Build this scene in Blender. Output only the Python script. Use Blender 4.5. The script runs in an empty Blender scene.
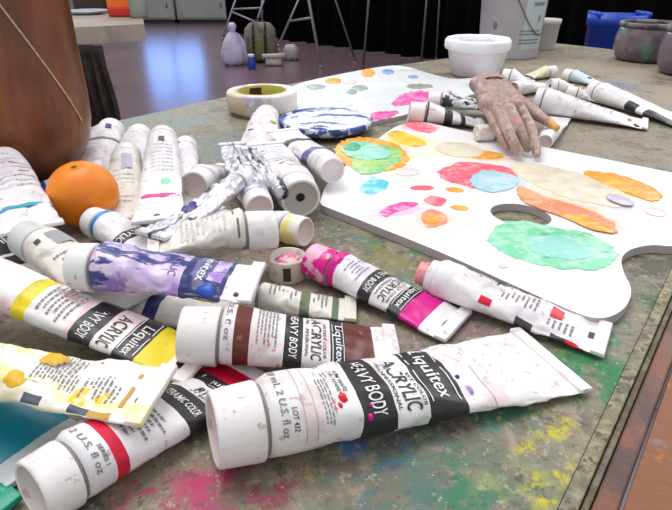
import bpy, bmesh, math, random
from mathutils import Vector, Matrix, noise
random.seed(4)
SC = bpy.context.scene
COL = SC.collection
PI = math.pi

# ------------------------------------------------------------ camera, world, light
F, CAM_H, TILT = 560.0, 0.175, math.radians(27.8)
cam_d = bpy.data.cameras.new('camera'); cam = bpy.data.objects.new('camera', cam_d); COL.objects.link(cam)
cam.location = (0, 0, CAM_H); cam.rotation_euler = (PI/2 - TILT, 0, 0)
cam_d.sensor_fit = 'HORIZONTAL'; cam_d.sensor_width = 36.0; cam_d.lens = 36.0*F/672.0
cam_d.clip_start = 0.01; cam_d.clip_end = 60
SC.camera = cam
w = bpy.data.worlds.new('world'); SC.world = w; w.use_nodes = True
bg = w.node_tree.nodes['Background']; bg.inputs[0].default_value = (0.92, 0.95, 1.0, 1); bg.inputs[1].default_value = 0.62
SC.view_settings.view_transform = 'Standard'; SC.view_settings.look = 'None'
SC.view_settings.exposure = 0.17; SC.view_settings.gamma = 1.0; SC.view_settings.use_curve_mapping = False

def area(name, loc, target, size, power, col):
    d = bpy.data.lights.new(name, 'AREA'); d.shape = 'RECTANGLE'; d.size, d.size_y = size; d.energy = power; d.color = col
    o = bpy.data.objects.new(name, d); COL.objects.link(o); o.location = loc
    o.rotation_euler = (Vector(target)-Vector(loc)).to_track_quat('-Z', 'Y').to_euler(); return o
area('ceiling_light_near', (-0.5, 0.9, 2.2), (0, 0.5, 0), (1.6, 1.2), 34, (1.0, 0.98, 0.96))
area('window_light', (1.8, 2.0, 1.5), (0.1, 0.4, 0), (1.4, 1.2), 16, (0.93, 0.96, 1.0))
area('room_light', (-1.5, 7.0, 2.3), (-1.0, 6.0, -0.75), (3.0, 2.0), 60, (0.95, 0.95, 1.0))

# ------------------------------------------------------------ helpers
def at(px, py, z=0.0):
    """where the sight line of a photo pixel meets the level z"""
    x = (px-336)/F; y = (255-py)/F
    d = Vector((x, math.cos(TILT)+y*math.sin(TILT), -math.sin(TILT)+y*math.cos(TILT)))
    return Vector((0, 0, CAM_H)) + d*((z-CAM_H)/d.z)
def depth(p):
    return (p-Vector((0, 0, CAM_H))).dot(Vector((0, math.cos(TILT), -math.sin(TILT))))
def rad(px, p): return px*depth(p)/F

MATS = {}
def lin(c):
    return tuple(((v/12.92) if v <= 0.04045 else ((v+0.055)/1.055)**2.4) for v in c)
def mat(name, color, rough=0.5, metal=0.0, stains=(), bump=0.0, bscale=200, coat=0.0, emit=None, alpha=None, trans=0.0, spec=0.5):
    """color and stain colours in display values 0..1; a stain is (colour, noise scale, threshold, seed[, softness, stretch])"""
    if name in MATS: return MATS[name]
    m = bpy.data.materials.new(name); m.use_nodes = True; MATS[name] = m
    nt = m.node_tree; b = nt.nodes['Principled BSDF']
    b.inputs['Roughness'].default_value = rough; b.inputs['Metallic'].default_value = metal
    b.inputs['Coat Weight'].default_value = coat
    b.inputs['Specular IOR Level'].default_value = spec
    b.inputs['Transmission Weight'].default_value = trans
    c = lin(color)+(1,)
    b.inputs['Base Color'].default_value = c
    if emit: b.inputs['Emission Color'].default_value = lin(emit[0])+(1,); b.inputs['Emission Strength'].default_value = emit[1]
    tc = nt.nodes.new('ShaderNodeTexCoord')
    prev = None
    for s in stains:
        col, sc, th, seed = s[:4]; soft = s[4] if len(s) > 4 else 0.04; st = s[5] if len(s) > 5 else (1, 1, 1)
        mp = nt.nodes.new('ShaderNodeMapping'); mp.inputs['Location'].default_value = (seed*1.37, seed*.71, seed*2.3); mp.inputs['Scale'].default_value = st
        nt.links.new(tc.outputs['Object'], mp.inputs[0])
        n = nt.nodes.new('ShaderNodeTexNoise'); n.inputs['Scale'].default_value = sc; n.inputs['Detail'].default_value = 4; n.inputs['Roughness'].default_value = .6
        nt.links.new(mp.outputs[0], n.inputs['Vector'])
        r = nt.nodes.new('ShaderNodeMapRange'); r.inputs['From Min'].default_value = th; r.inputs['From Max'].default_value = th+soft
        nt.links.new(n.outputs['Fac'], r.inputs['Value'])
        mx = nt.nodes.new('ShaderNodeMix'); mx.data_type = 'RGBA'
        nt.links.new(r.outputs[0], mx.inputs['Factor'])
        if prev: nt.links.new(prev, mx.inputs['A'])
        else: mx.inputs['A'].default_value = c
        mx.inputs['B'].default_value = lin(col)+(1,)
        prev = mx.outputs['Result']
    if prev: nt.links.new(prev, b.inputs['Base Color'])
    if bump:
        n = nt.nodes.new('ShaderNodeTexNoise'); n.inputs['Scale'].default_value = bscale; n.inputs['Detail'].default_value = 3
        nt.links.new(tc.outputs['Object'], n.inputs['Vector'])
        bp = nt.nodes.new('ShaderNodeBump'); bp.inputs['Strength'].default_value = bump; bp.inputs['Distance'].default_value = .001
        nt.links.new(n.outputs['Fac'], bp.inputs['Height']); nt.links.new(bp.outputs[0], b.inputs['Normal'])
    return m

def tag(o, label, cat, group=None, kind=None):
    if label: o['label'] = label
    if cat: o['category'] = cat
    if group: o['group'] = group
    if kind: o['kind'] = kind
    return o
def empty(name, loc, label=None, cat=None, group=None):
    o = bpy.data.objects.new(name, None); COL.objects.link(o); o.location = loc; o.empty_display_size = .02
    return tag(o, label, cat, group)
def link(name, bm, mats, parent=None, smooth=True, recalc=True):
    if recalc: bmesh.ops.recalc_face_normals(bm, faces=bm.faces)
    me = bpy.data.meshes.new(name); bm.to_mesh(me); bm.free()
    for m in (mats if isinstance(mats, (list, tuple)) else [mats]): me.materials.append(m)
    for p in me.polygons: p.use_smooth = smooth
    o = bpy.data.objects.new(name, me); COL.objects.link(o)
    if parent: o.parent = parent
    return o
def struct(o): o['kind'] = 'structure'; return o
def bevel(o, wd, seg=2, ang=40):
    m = o.modifiers.new('bevel', 'BEVEL'); m.width = wd; m.segments = seg; m.limit_method = 'ANGLE'; m.angle_limit = math.radians(ang); return o
def box(bm, c, s, rz=0, mi=0):
    M = Matrix.Translation(c) @ Matrix.Rotation(rz, 4, 'Z') @ Matrix.Diagonal((s[0], s[1], s[2], 1))
    r = bmesh.ops.create_cube(bm, size=1, matrix=M)
    for v in r['verts']:
        for f in v.link_faces: f.material_index = mi
def bar(bm, a, b, r, r2=None, seg=12, mi=0):
    a, b = Vector(a), Vector(b); r2 = r if r2 is None else r2
    q = (b-a).to_track_quat('Z', 'Y').to_matrix().to_4x4()
    M = Matrix.Translation((a+b)/2) @ q
    res = bmesh.ops.create_cone(bm, cap_ends=True, segments=seg, radius1=r, radius2=r2, depth=(b-a).length, matrix=M)
    for v in res['verts']:
        for f in v.link_faces: f.material_index = mi
def lathe(bm, prof, M=None, seg=40, mi=0, wob=0.0, close=True):
    """prof: list of (radius, height[, material]) round the z axis"""
    M = M or Matrix(); rings = []
    for p in prof:
        r, h = p[0], p[1]; ring = []
        if r < 1e-6: ring = [bm.verts.new(M @ Vector((0, 0, h)))]
        else:
            for k in range(seg):
                a = 2*PI*k/seg
                rr = r*(1+wob*noise.noise(Vector((math.cos(a)*2, math.sin(a)*2, h*30))))
                ring.append(bm.verts.new(M @ Vector((rr*math.cos(a), rr*math.sin(a), h+wob*.3*r*noise.noise(Vector((math.cos(a)*3, math.sin(a)*3, 7)))))))
        rings.append(ring)
    for i in range(len(rings)-1):
        A, B = rings[i], rings[i+1]; m_i = prof[i+1][2] if len(prof[i+1]) > 2 else mi
        for k in range(seg):
            k2 = (k+1) % seg
            if len(A) == 1 and len(B) == 1: continue
            if len(A) == 1: f = bm.faces.new((A[0], B[k], B[k2]))
            elif len(B) == 1: f = bm.faces.new((A[k], A[k2], B[0]))
            else: f = bm.faces.new((A[k], A[k2], B[k2], B[k]))
            f.material_index = m_i
    return rings
def smooth_loop(pts, n=6):
    out = []; N = len(pts)
    for i in range(N):
        p0, p1, p2, p3 = pts[i-1], pts[i], pts[(i+1) % N], pts[(i+2) % N]
        for k in range(n):
            t = k/n
            out.append(0.5*((2*p1)+(p2-p0)*t+(2*p0-5*p1+4*p2-p3)*t*t+(3*p1-p0-3*p2+p3)*t**3))
    return out
def prism(bm, pts, z0, z1, holes=(), mi=0, side_mi=None):
    """flat plate with an outline (and holes) between two levels"""
    loops = [pts]+list(holes); edges = []
    for lp in loops:
        vs = [bm.verts.new((p[0], p[1], z1)) for p in lp]
        edges += [bm.edges.new((vs[i], vs[(i+1) % len(vs)])) for i in range(len(vs))]
    res = bmesh.ops.triangle_fill(bm, use_beauty=True, use_dissolve=False, edges=edges)
    top = [g for g in res['geom'] if isinstance(g, bmesh.types.BMFace)]
    for f in top:
        f.material_index = mi
    ext = bmesh.ops.extrude_face_region(bm, geom=top)
    nv = [g for g in ext['geom'] if isinstance(g, bmesh.types.BMVert)]
    for v in nv: v.co.z = z0
    if side_mi is not None:
        for f in bm.faces:
            if abs(f.normal.z) < .5 or len(f.verts) == 4: f.material_index = side_mi
TEXT = {}
def text_geo(s):
    """outline triangles of a line of lettering, width 1, centred, height kept in proportion"""
    if s in TEXT: return TEXT[s]
    cu = bpy.data.curves.new('t', 'FONT'); cu.body = s; cu.size = 1; cu.resolution_u = 3; cu.offset = 0.012
    o = bpy.data.objects.new('t', cu); COL.objects.link(o)
    dg = bpy.context.evaluated_depsgraph_get(); me = bpy.data.meshes.new_from_object(o.evaluated_get(dg))
    vs = [v.co.copy() for v in me.vertices]; fs = [tuple(p.vertices) for p in me.polygons]
    bpy.data.objects.remove(o); bpy.data.curves.remove(cu); bpy.data.meshes.remove(me)
    x0 = min(v.x for v in vs); x1 = max(v.x for v in vs); y0 = min(v.y for v in vs); y1 = max(v.y for v in vs)
    vs = [((v.x-x0)/(x1-x0)-.5, (v.y-y0)/(y1-y0)-.5) for v in vs]
    TEXT[s] = (vs, fs); return TEXT[s]

# ------------------------------------------------------------ materials
WH = mat('white_plastic', (.93, .915, .92), .38, stains=[((.86, .82, .84), 40, .52, 1, .12), ((.80, .70, .72), 150, .62, 3, .05), ((.70, .66, .72), 220, .68, 5, .03)], bump=.25, bscale=160)
WH2 = mat('white_cap_plastic', (.945, .925, .915), .42, stains=[((.88, .81, .81), 60, .52, 2, .12), ((.80, .70, .68), 260, .62, 5, .08)], bump=.3, bscale=260)
WHS = mat('white_plastic_pink_smudges', (.93, .915, .91), .38, stains=[((.90, .83, .83), 60, .54, 6, .1), ((.80, .74, .76), 200, .60, 4, .05), ((.88, .45, .50), 110, .70, 8, .03)], bump=.25, bscale=160)
CREAM = mat('cream_plastic', (.90, .88, .84), .42, stains=[((.78, .74, .72), 70, .58, 4, .08)], bump=.3, bscale=200)
BLK = mat('black_ink', (.17, .16, .17), .38, stains=[((.40, .38, .40), 180, .68, 4, .05)])
INK = mat('dark_ink', (.23, .22, .23), .5)
GREY = mat('grey_ink', (.52, .50, .52), .5)
LET = mat('white_ink', (.93, .92, .92), .45)
BROWN = mat('red_brown_ink', (.40, .17, .13), .3, stains=[((.60, .40, .36), 120, .66, 3, .05)])
CRIM = mat('crimson_ink', (.84, .05, .22), .35)
YEL = mat('yellow_ink', (.93, .85, .03), .4, stains=[((.80, .72, .05), 60, .55, 3, .1)])
TEAL = mat('teal_ink', (.02, .48, .56), .35)
MAG = mat('magenta_ink', (.86, .03, .56), .35)
OCH = mat('ochre_smear', (.90, .70, .08), .45, stains=[((.80, .60, .25), 80, .55, 3, .1)])
BLUE = mat('blue_ink', (.10, .30, .72), .35)
VIO = mat('violet_ink', (.25, .16, .50), .35)
REDI = mat('red_ink', (.84, .08, .18), .35)
GREENI = mat('mint_smear', (.55, .85, .68), .45)
HOLE = mat('dark_hole', (.08, .07, .08), .7)
GAP = mat('grey_collar', (.55, .53, .52), .6)
ALU = mat('bare_aluminium', (.80, .79, .82), .38, metal=.65, stains=[((.93, .91, .93), 40, .5, 1, .1), ((.28, .27, .33), 30, .56, 9, .03, (.5, 2.5, 2))], bump=.3, bscale=120)
PURP = mat('purple_smeared_plastic', (.78, .70, .86), .32, stains=[((.88, .80, .90), 45, .50, 1, .08), ((.64, .50, .80), 60, .52, 4, .05), ((.22, .26, .50), 34, .57, 11, .02, (.5, 2.2, 1)), ((.88, .66, .80), 70, .62, 7, .04)], bump=.5, bscale=150)
OCHW = mat('ochre_streaked_white', (.93, .91, .88), .42, stains=[((.93, .88, .62), 22, .52, 2, .08, (1, 3, 1)), ((.93, .78, .06), 26, .60, 5, .02, (1, 1.2, 1)), ((.50, .50, .58), 60, .68, 8, .03, (.4, 3, 1))], bump=.3)
YELS = mat('white_plastic_rosy_paint', (.94, .92, .91), .4, stains=[((.93, .80, .80), 45, .54, 2, .06), ((.93, .58, .60), 60, .68, 7, .04)], bump=.25)
MAGS = mat('magenta_smeared_cap', (.93, .70, .80), .35, stains=[((.86, .05, .52), 70, .50, 2, .03)], bump=.4)
REDS = mat('red_smeared_cap', (.90, .58, .60), .4, stains=[((.80, .12, .2), 120, .55, 2, .03)], bump=.4)
PINKF = mat('rosy_cap_face', (.88, .81, .79), .5, stains=[((.78, .68, .66), 120, .58, 2, .06)])

# ------------------------------------------------------------ the paint tube
def tube(label, cap, tail, rpx=None, R=None, body=None, bands=(), texts=(), prints=(), capm=None, facem=None, capk=1.35,
         wide=1.5, p=1.0, wr=.0006, bend=(0, 0), spin=0.0, roll=0.0, hole=None, group='artist paint tubes strewn over the table', seed=None, cap_hole=False, crimp=True, nocap=False, ridges=False, patches=(), crimpm=None, capr=1.0):
    """cap: outer face centre (px, py, z), tail: end of the crimp (px, py, z)"""
    body = body or WH; capm = capm or WH2; facem = facem or PINKF
    if cap[2] == 0:                                   # lies on the table: the axis starts one radius above it
        for _ in range(4):
            r_ = R if R is not None else rad(rpx, at(*cap)); cap = (cap[0], cap[1], r_+.0014)
        tail = (tail[0], tail[1], .0034)
    A, B = at(*cap), at(*tail)
    if R is None: R = rad(rpx, A)
    seed = seed if seed is not None else sum(map(ord, label)) % 97
    X = (B-A).normalized(); Z = (Vector((0, 0, 1))-X*X.z).normalized(); Y = Z.cross(X)
    if roll:
        q = Matrix.Rotation(roll, 3, X); Y = q @ Y; Z = q @ Z
    M = Matrix(((X.x, Y.x, Z.x, A.x), (X.y, Y.y, Z.y, A.y), (X.z, Y.z, Z.z, A.z), (0, 0, 0, 1)))
    L = (B-A).length; cl = capk*R; x0 = cl+.0018; BL = L-x0
    t = empty('paint_tube', (0, 0, 0), label, 'paint tube', group); t.matrix_world = M
    a_of = lambda u: R*(.93+.07*min(1, u/.03))+(wide-1)*R*max(0, u)**.85
    def b_of(u):
        return max(.0011, R*(.93+.07*min(1, u/.03))*(1-u)**p*(1-.04*u))
    def S(u, phi, off=0.0, wrk=True):
        a, b = a_of(u), b_of(u); bl = R+(.0015-R)*(x0+u*BL)/L
        cy = bend[0]*math.sin(PI*u); cz = bend[1]*math.sin(PI*u)
        n = Vector((0, -math.sin(phi)*b, math.cos(phi)*a)); n.normalize()
        e = .92
        sn, cs = math.sin(phi), math.cos(phi)
        pnt = Vector((x0+u*BL, -a*math.copysign(abs(sn)**e, sn)+cy, b*math.copysign(abs(cs)**e, cs)+(b-bl)+cz))
        if wrk and 0.02 < u < .97:
            k = 1.5*wr*min(1, (u-.02)*6)*min(1, (.97-u)*8)
            d = noise.noise(Vector((u*6+seed, phi*1.1, seed*.3)))+.7*noise.noise(Vector((u*15+seed, phi*2.2+u*4, seed)))+.35*abs(noise.noise(Vector((u*30, phi*3+u*9, seed*2))))
            if math.cos(phi) < -.3: d = min(d, 0)
            pnt += n*d*k
        return pnt+n*off
    # body
    us = {0, .015, .03, .97, .985, 1.0}
    us |= {i/54 for i in range(55)}
    for bd in bands: us |= {bd[0], bd[1]}
    us = sorted(us); us = [u for i, u in enumerate(us) if i == 0 or u-us[i-1] > .0015 or any(abs(u-e) < 1e-6 for bd in bands for e in bd[:2])]
    bm = bmesh.new(); NS = 48; ml = [body]; rings = []
    for u in us: rings.append([bm.verts.new(S(u, 2*PI*k/NS)) for k in range(NS)])
    for i in range(len(us)-1):
        um = (us[i]+us[i+1])/2; mi = 0
        for k in range(NS):
            mi = 0; ph = (2*PI*(k+.5)/NS+PI) % (2*PI)-PI
            for bd in bands:
                if bd[0] <= um <= bd[1] and (len(bd) < 5 or bd[3] <= ph <= bd[4]):
                    if bd[2] not in ml: ml.append(bd[2])
                    mi = ml.index(bd[2])
            f = bm.faces.new((rings[i][k], rings[i][(k+1) % NS], rings[i+1][(k+1) % NS], rings[i+1][k])); f.material_index = mi
    bm.faces.new(rings[0]); bm.faces.new(rings[-1])
    link('tube_body', bm, ml, t)
    # folded crimp
    if crimp:
        bm = bmesh.new(); aw = a_of(1)*1.01
        n = 12; vs = []
        for i in range(n+1):
            y = -aw+2*aw*i/n; zz = .0006*noise.noise(Vector((y*90, seed, 0)))
            for (xx, z2) in ((L-.0065, -.0011), (L-.0065, .0012), (L, .0013), (L+.0006, -.0010)):
                vs.append(bm.verts.new((xx, y, z2+zz)))
        for i in range(n):
            for j in range(4): bm.faces.new((vs[i*4+j], vs[i*4+(j+1) % 4], vs[(i+1)*4+(j+1) % 4], vs[(i+1)*4+j]))
        bm.faces.new(vs[0:4]); bm.faces.new(vs[-4:])
        bevel(link('crimp', bm, crimpm or body, t, smooth=True), .0004)
    # collar and cap
    bm = bmesh.new(); Mx = Matrix.Rotation(PI/2, 4, 'Y')
    lathe(bm, [(0, cl-.003), (R*.86, cl-.003), (R*.90, x0+.002), (0, x0+.002)], Mx, 32)
    link('collar', bm, GAP if capr == 1 and not nocap else body, t)
    if not nocap:
        bm = bmesh.new(); r0, r1 = R*.94*capr, R*capr
        pr = [(0, .0016, 1), (r0*.80, .0016, 1), (r0*.84, .0003, 1), (r0*.93, 0, 0), (r0*.985, .0007, 0), (r0, .002, 0)]
        nn = 6 if ridges else 1
        for i in range(1, nn+1):
            x = .002+(cl-.003)*i/(nn+1); rr = r0+(r1-r0)*x/cl
            if ridges: pr += [(rr, x-.0008), (rr*.965, x-.0004), (rr*.965, x+.0004), (rr, x+.0008)]
            else: pr.append((rr, x))
        pr += [(r1, cl-.0008), (r1*.985, cl), (0, cl)]
        lathe(bm, pr, Mx, 48)
        co = link('cap', bm, [capm, facem], t)
        if cap_hole:
            bm = bmesh.new(); lathe(bm, [(0, .0010), (R*.2, .0010), (R*.2, .003), (0, .003)], Matrix.Translation((0, 0, R*.05)) @ Mx, 24)
            link('cap_opening', bm, HOLE, co)
    # lettering: (u, text, length in radii, height in body lengths, material, angle offset)
    for tx in texts:
        u0, s, ln, ht, m = tx[:5]; ph0 = (tx[5] if len(tx) > 5 else 0)+spin; along = len(tx) > 6 and tx[6]
        vs, fs = text_geo(s); bm = bmesh.new(); bv = []
        for (x, y) in vs:
            if along: u = u0+x*ln; ph = ph0-y*ht
            else: u = u0+y*ht; ph = ph0+x*ln
            bv.append(bm.verts.new(S(u, ph, .00032)))
        for f in fs:
            try: bm.faces.new([bv[i] for i in f])
            except ValueError: pass
        link('lettering', bm, m, t, smooth=False, recalc=False)
    # fine print rows and small rectangles: (u0, u1, phi0, phi1, rows, material)
    for pr in prints:
        u0, u1, f0, f1, rows, m = pr; bm = bmesh.new(); rg = random.Random(seed+rows)
        def quad(ua, ub, fa, fb):
            n = max(1, int((fb-fa)/.12)); prev = None
            for i in range(n+1):
                f = fa+(fb-fa)*i/n; c = (bm.verts.new(S(ua, f+spin, .0003)), bm.verts.new(S(ub, f+spin, .0003)))
                if prev: bm.faces.new((prev[0], c[0], c[1], prev[1]))
                prev = c
        if rows == 1: quad(u0, u1, f0, f1)
        else:
            du = (u1-u0)/rows
            for r in range(rows):
                f = f0; fe = f1-rg.random()*.35*(f1-f0)
                while f < fe:
                    wl = rg.uniform(.05, .2); quad(u0+du*r, u0+du*(r+.42), f, min(f+wl, fe)); f += wl+.045
        link('fine_print' if rows > 1 else 'printed_patch', bm, m, t, recalc=False)
    # dried paint daubs: (u, phi, ru, rphi, material)
    for (u0, f0, ru, rf, m) in patches:
        bm = bmesh.new(); c = bm.verts.new(S(u0, f0, .0009)); r1 = []; r2 = []
        for k in range(22):
            a = 2*PI*k/22; q = 1+.35*noise.noise(Vector((math.cos(a)*1.5+u0*20, math.sin(a)*1.5+f0*5, seed)))
            r1.append(bm.verts.new(S(min(.96, max(.005, u0+ru*q*.7*math.cos(a))), f0+rf*q*.7*math.sin(a), .0008)))
            r2.append(bm.verts.new(S(min(.965, max(.002, u0+ru*q*math.cos(a))), f0+rf*q*math.sin(a), .0001)))
        for k in range(22):
            k2 = (k+1) % 22; bm.faces.new((c, r1[k], r1[k2])); bm.faces.new((r1[k], r2[k], r2[k2], r1[k2]))
        link('paint_daub', bm, m, t)
    if hole:
        u0, f0 = hole; bm = bmesh.new(); c = []
        for k in range(20):
            a = 2*PI*k/20; c.append(bm.verts.new(S(u0+.022*math.cos(a), f0+.0034/a_of(u0)*1.4*math.sin(a), .0004)))
        bm.faces.new(c); link('hang_hole', bm, HOLE, t, recalc=False)
    return t

def std(colm, sub=None, daub=(), hb=True):
    """the common label: colour stripe, small print, two black bands, colour band"""
    d = dict(bands=[(.10, .17, colm), (.385, .485, BLK), (.62, .735, BLK), (.735, .86, colm)],
             texts=[(.045, '2 U.S. fl oz', 1.9, .032, GREY, -.1), (.435, 'HEAVY BODY', 2.3, .045, LET, 0),
                    (.56, 'ACRYLIC', 2.1, .058, INK, .1), (.508, 'PROFESSIONAL', 1.9, .018, INK, .1), (.602, 'ARTIST COLOR', 1.8, .018, INK, .1),
                    (.68, 'Liquitex', 1.9, .062, LET, -.1)],
             prints=[(.20, .35, -.8, .9, 6, GREY), (.638, .643, -1.1, .9, 1, LET), (.718, .723, -1.1, .9, 1, LET)])
    return d
# ------------------------------------------------------------ the room
FZ = -.75
floor_m = mat('purple_grey_floor', (.46, .37, .40), .24, stains=[((.50, .40, .40), 1.2, .45, 1, .2), ((.38, .31, .34), 3, .55, 4, .15), ((.50, .34, .34), 2.2, .60, 6, .1)])
bm = bmesh.new(); box(bm, (0, 4.5, FZ-.05), (14, 13, .1)); struct(link('floor', bm, floor_m, smooth=False))
wall_m = mat('pale_wall_paint', (.66, .66, .65), .8, stains=[((.58, .58, .58), 1.5, .5, 2, .2)])
wy = 10.3
bm = bmesh.new()     # far wall with a window opening
wx0, wx1, wz0, wz1 = -3.35, -2.30, -.20, .62
box(bm, ((-7+wx0)/2, wy+.05, .8), (wx0+7, .1, 3.1)); box(bm, ((7+wx1)/2, wy+.05, .8), (7-wx1, .1, 3.1))
box(bm, ((wx0+wx1)/2, wy+.05, (FZ+wz0)/2), (wx1-wx0, .1, wz0-FZ)); box(bm, ((wx0+wx1)/2, wy+.05, (wz1+2.35)/2), (wx1-wx0, .1, 2.35-wz1))
struct(link('wall_far', bm, wall_m, smooth=False))
bm = bmesh.new(); box(bm, (-6.95, 4.5, .8), (.1, 12, 3.1)); struct(link('wall_left', bm, wall_m, smooth=False))
bm = bmesh.new(); box(bm, (0, wy-.012, FZ+.05), (13.8, .024, .10)); struct(link('baseboard_far', bm, mat('grey_skirting', (.42, .40, .40), .6), smooth=False))
wf = empty('window_1', ((wx0+wx1)/2, wy, wz0)); struct(wf)
bm = bmesh.new(); cxw = (wx1-wx0)/2; hh = wz1-wz0
for s in (-1, 1): box(bm, (s*cxw, 0, hh/2), (.06, .08, hh))
for z in (0, hh, hh*.5): box(bm, (0, 0, z), (wx1-wx0, .08, .05))
box(bm, (0, 0, hh/2), (.04, .08, hh)); link('window_frame', bm, mat('window_white', (.8, .8, .8), .5), wf, smooth=False)
bm = bmesh.new(); box(bm, (0, .06, hh/2), (wx1-wx0, .01, hh)); link('window_pane', bm, mat('daylit_pane', (.6, .75, .95), .3, emit=((.50, .68, 1.0), 5)), wf, smooth=False)

# pale cupboards along the far wall
for i, (xa, xb, lab) in enumerate([(-3.45, -2.62, 'pale grey low cupboard against the far wall, left of the narrow dark gap'), (-2.58, -1.75, 'pale grey low cupboard against the far wall, just left of the ladder and backpack')]):
    t = empty('cupboard', ((xa+xb)/2, wy-.25, FZ), lab, 'cupboard', 'low cupboards by the far wall')
    bm = bmesh.new(); box(bm, (0, 0, .26), (xb-xa, .4, .40)); bevel(link('cabinet_body', bm, mat('cupboard_paint', (.64, .65, .63), .6, stains=[((.56, .57, .56), 3, .5, 3, .2)]), t, smooth=False), .01)
    bm = bmesh.new(); box(bm, (0, .02, .03), (xb-xa-.04, .36, .06)); link('plinth', bm, mat('plinth_dark', (.25, .24, .25), .7), t, smooth=False)
    bm = bmesh.new(); box(bm, (0, -.21, .26), (xb-xa-.06, .02, .34)); d = link('cabinet_door', bm, MATS['cupboard_paint'], t, smooth=False); bevel(d, .006)
    bm = bmesh.new(); bar(bm, ((xb-xa)/2-.1, -.235, .24), ((xb-xa)/2-.1, -.235, .36), .008); link('door_handle', bm, mat('handle_metal', (.6, .6, .6), .3, 1), d)

# black curtain in folds, from far left to the right behind everything
bm = bmesh.new(); A, B = Vector((-1.50, 8.50)), Vector((5.3, 2.05)); n = 420; prev = None; dirv = (B-A).normalized(); nr = Vector((dirv.y, -dirv.x))
for i in range(n+1):
    t_ = i/n; q = A+(B-A)*t_+nr*(.05*math.sin(i*.55)+.03*math.sin(i*.23+1))
    c = [bm.verts.new((q.x, q.y, FZ+.005+2.4*k/3)) for k in range(4)]
    if prev:
        for k in range(3): bm.faces.new((prev[k], c[k], c[k+1], prev[k+1]))
    prev = c
o = link('black_curtain', bm, mat('black_cloth', (.05, .045, .055), .95, spec=.1)); so = o.modifiers.new('t', 'SOLIDIFY'); so.thickness = .01
tag(o, 'long black curtain hanging in folds down to the floor behind the easels', 'curtain')

# easels
steel = mat('pale_painted_metal', (.60, .58, .62), .4, .2); dsteel = mat('dull_metal', (.42, .40, .42), .5, .4)
def fl(px, py): return at(px, py, FZ)
def up_at(px, py, yy):
    """point of a pixel's sight line on the upright plane y = yy"""
    q = at(px, py, -1)-Vector((0, 0, CAM_H)); return Vector((0, 0, CAM_H))+q*(yy/q.y)
def easel(label, legs, bars_=(), m=steel, r=.014):
    """legs: (foot px, py, top px, top py, lean); bars_: (leg, height share, leg, height share)"""
    ft = [fl(l[0], l[1]) for l in legs]; base = sum(ft, Vector())/len(ft)
    t = empty('easel', base, label, 'easel', 'easels standing before the black curtain'); ends = []
    for l, f in zip(legs, ft):
        q = up_at(l[2], l[3], f.y+l[4]); bm = bmesh.new(); a = f-base+Vector((0, 0, .004)); b_ = q-base
        bar(bm, a, b_, r, r*.9); bar(bm, a-Vector((0, 0, .002)), a+(b_-a)*.03, r*1.3); link('leg', bm, m, t); ends.append((a, b_))
    for (i, k1, j, k2) in bars_:
        bm = bmesh.new(); bar(bm, ends[i][0].lerp(ends[i][1], k1), ends[j][0].lerp(ends[j][1], k2), r*.85); link('crossbar', bm, m, t)
    return t
easel('white metal easel right of the backpack, its feet before the black curtain', [(278, 47, 310, -26, .1), (321, 68, 304, -26, .0)], [(0, .36, 1, .55), (0, .97, 1, .97)])
easel('ladder-like white metal easel standing behind the backpack', [(222, 40, 243, -22, .2), (250, 42, 272, -24, .2), (262, 40, 262, -24, .0)], [(0, .50, 1, .52), (0, .46, 1, .30), (0, .93, 1, .93), (1, .93, 2, .93)])
easel('grey metal stand with thin upright legs in front of the middle of the black curtain', [(355, 60, 327, -26, .1), (363, 68, 371, -26, .0)], [(0, .96, 1, .96)], m=dsteel, r=.011)
easel('grey metal stand just beyond the far table edge, nearest the white bucket', [(421, 64, 429, -26, .0), (436, 60, 441, -26, .0)], [(0, .8, 1, .8), (0, .97, 1, .97)], m=dsteel, r=.011)

# backpack, plastic bag and litter on the floor
p = fl(262, 61)
t = empty('backpack', p+Vector((0, 0, 0)), 'dull khaki backpack with dark straps standing on the floor below the easels', 'backpack')
kh = mat('khaki_cloth', (.52, .48, .44), .9, stains=[((.42, .38, .33), 9, .5, 1, .1)]); kd = mat('dark_strap', (.20, .16, .15), .9); kg = mat('olive_cloth', (.45, .44, .28), .9)
bm = bmesh.new(); lathe(bm, [(0, 0), (.17, .01), (.21, .06), (.215, .25), (.19, .40), (.13, .47), (0, .485)], Matrix.Diagonal((1, .65, 1, 1)), 28, wob=.12); link('bag_body', bm, kh, t)
bm = bmesh.new(); lathe(bm, [(0, .02), (.09, .03), (.10, .10), (.095, .26), (.05, .30), (0, .305)], Matrix.Translation((0, -.12, 0)) @ Matrix.Diagonal((1.2, .5, 1, 1)), 20, wob=.1); link('front_pocket', bm, kg, t)
for s in (-1, 1):
    bm = bmesh.new(); pts = [Vector((s*.075, -.165-.0*k, .05+.06*k)) for k in range(5)]+[Vector((s*.075, -.12, .38)), Vector((s*.07, -.06, .47))]
    for a_, b_ in zip(pts, pts[1:]): bar(bm, a_, b_, .016)
    link('strap', bm, kd, t)
bm = bmesh.new()
for k in range(8): bar(bm, (.05*math.cos(PI*k/8), 0, .48+.05*math.sin(PI*k/8)), (.05*math.cos(PI*(k+1)/8), 0, .48+.05*math.sin(PI*(k+1)/8)), .009)
link('carry_handle', bm, kd, t)
p = fl(235, 65)
t = empty('plastic_bag', p, 'translucent white plastic carrier bag with a knotted top beside the backpack', 'bag')
bg_m = mat('thin_white_plastic', (.84, .80, .90), .35, stains=[((.70, .64, .82), 6, .52, 2, .15)], bump=.5, bscale=30)
bm = bmesh.new(); lathe(bm, [(0, 0), (.11, .005), (.155, .07), (.165, .16), (.13, .28), (.07, .37), (.035, .40)], Matrix.Diagonal((1, .8, 1, 1)), 36, wob=.3); link('bag_body', bm, bg_m, t)
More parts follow.
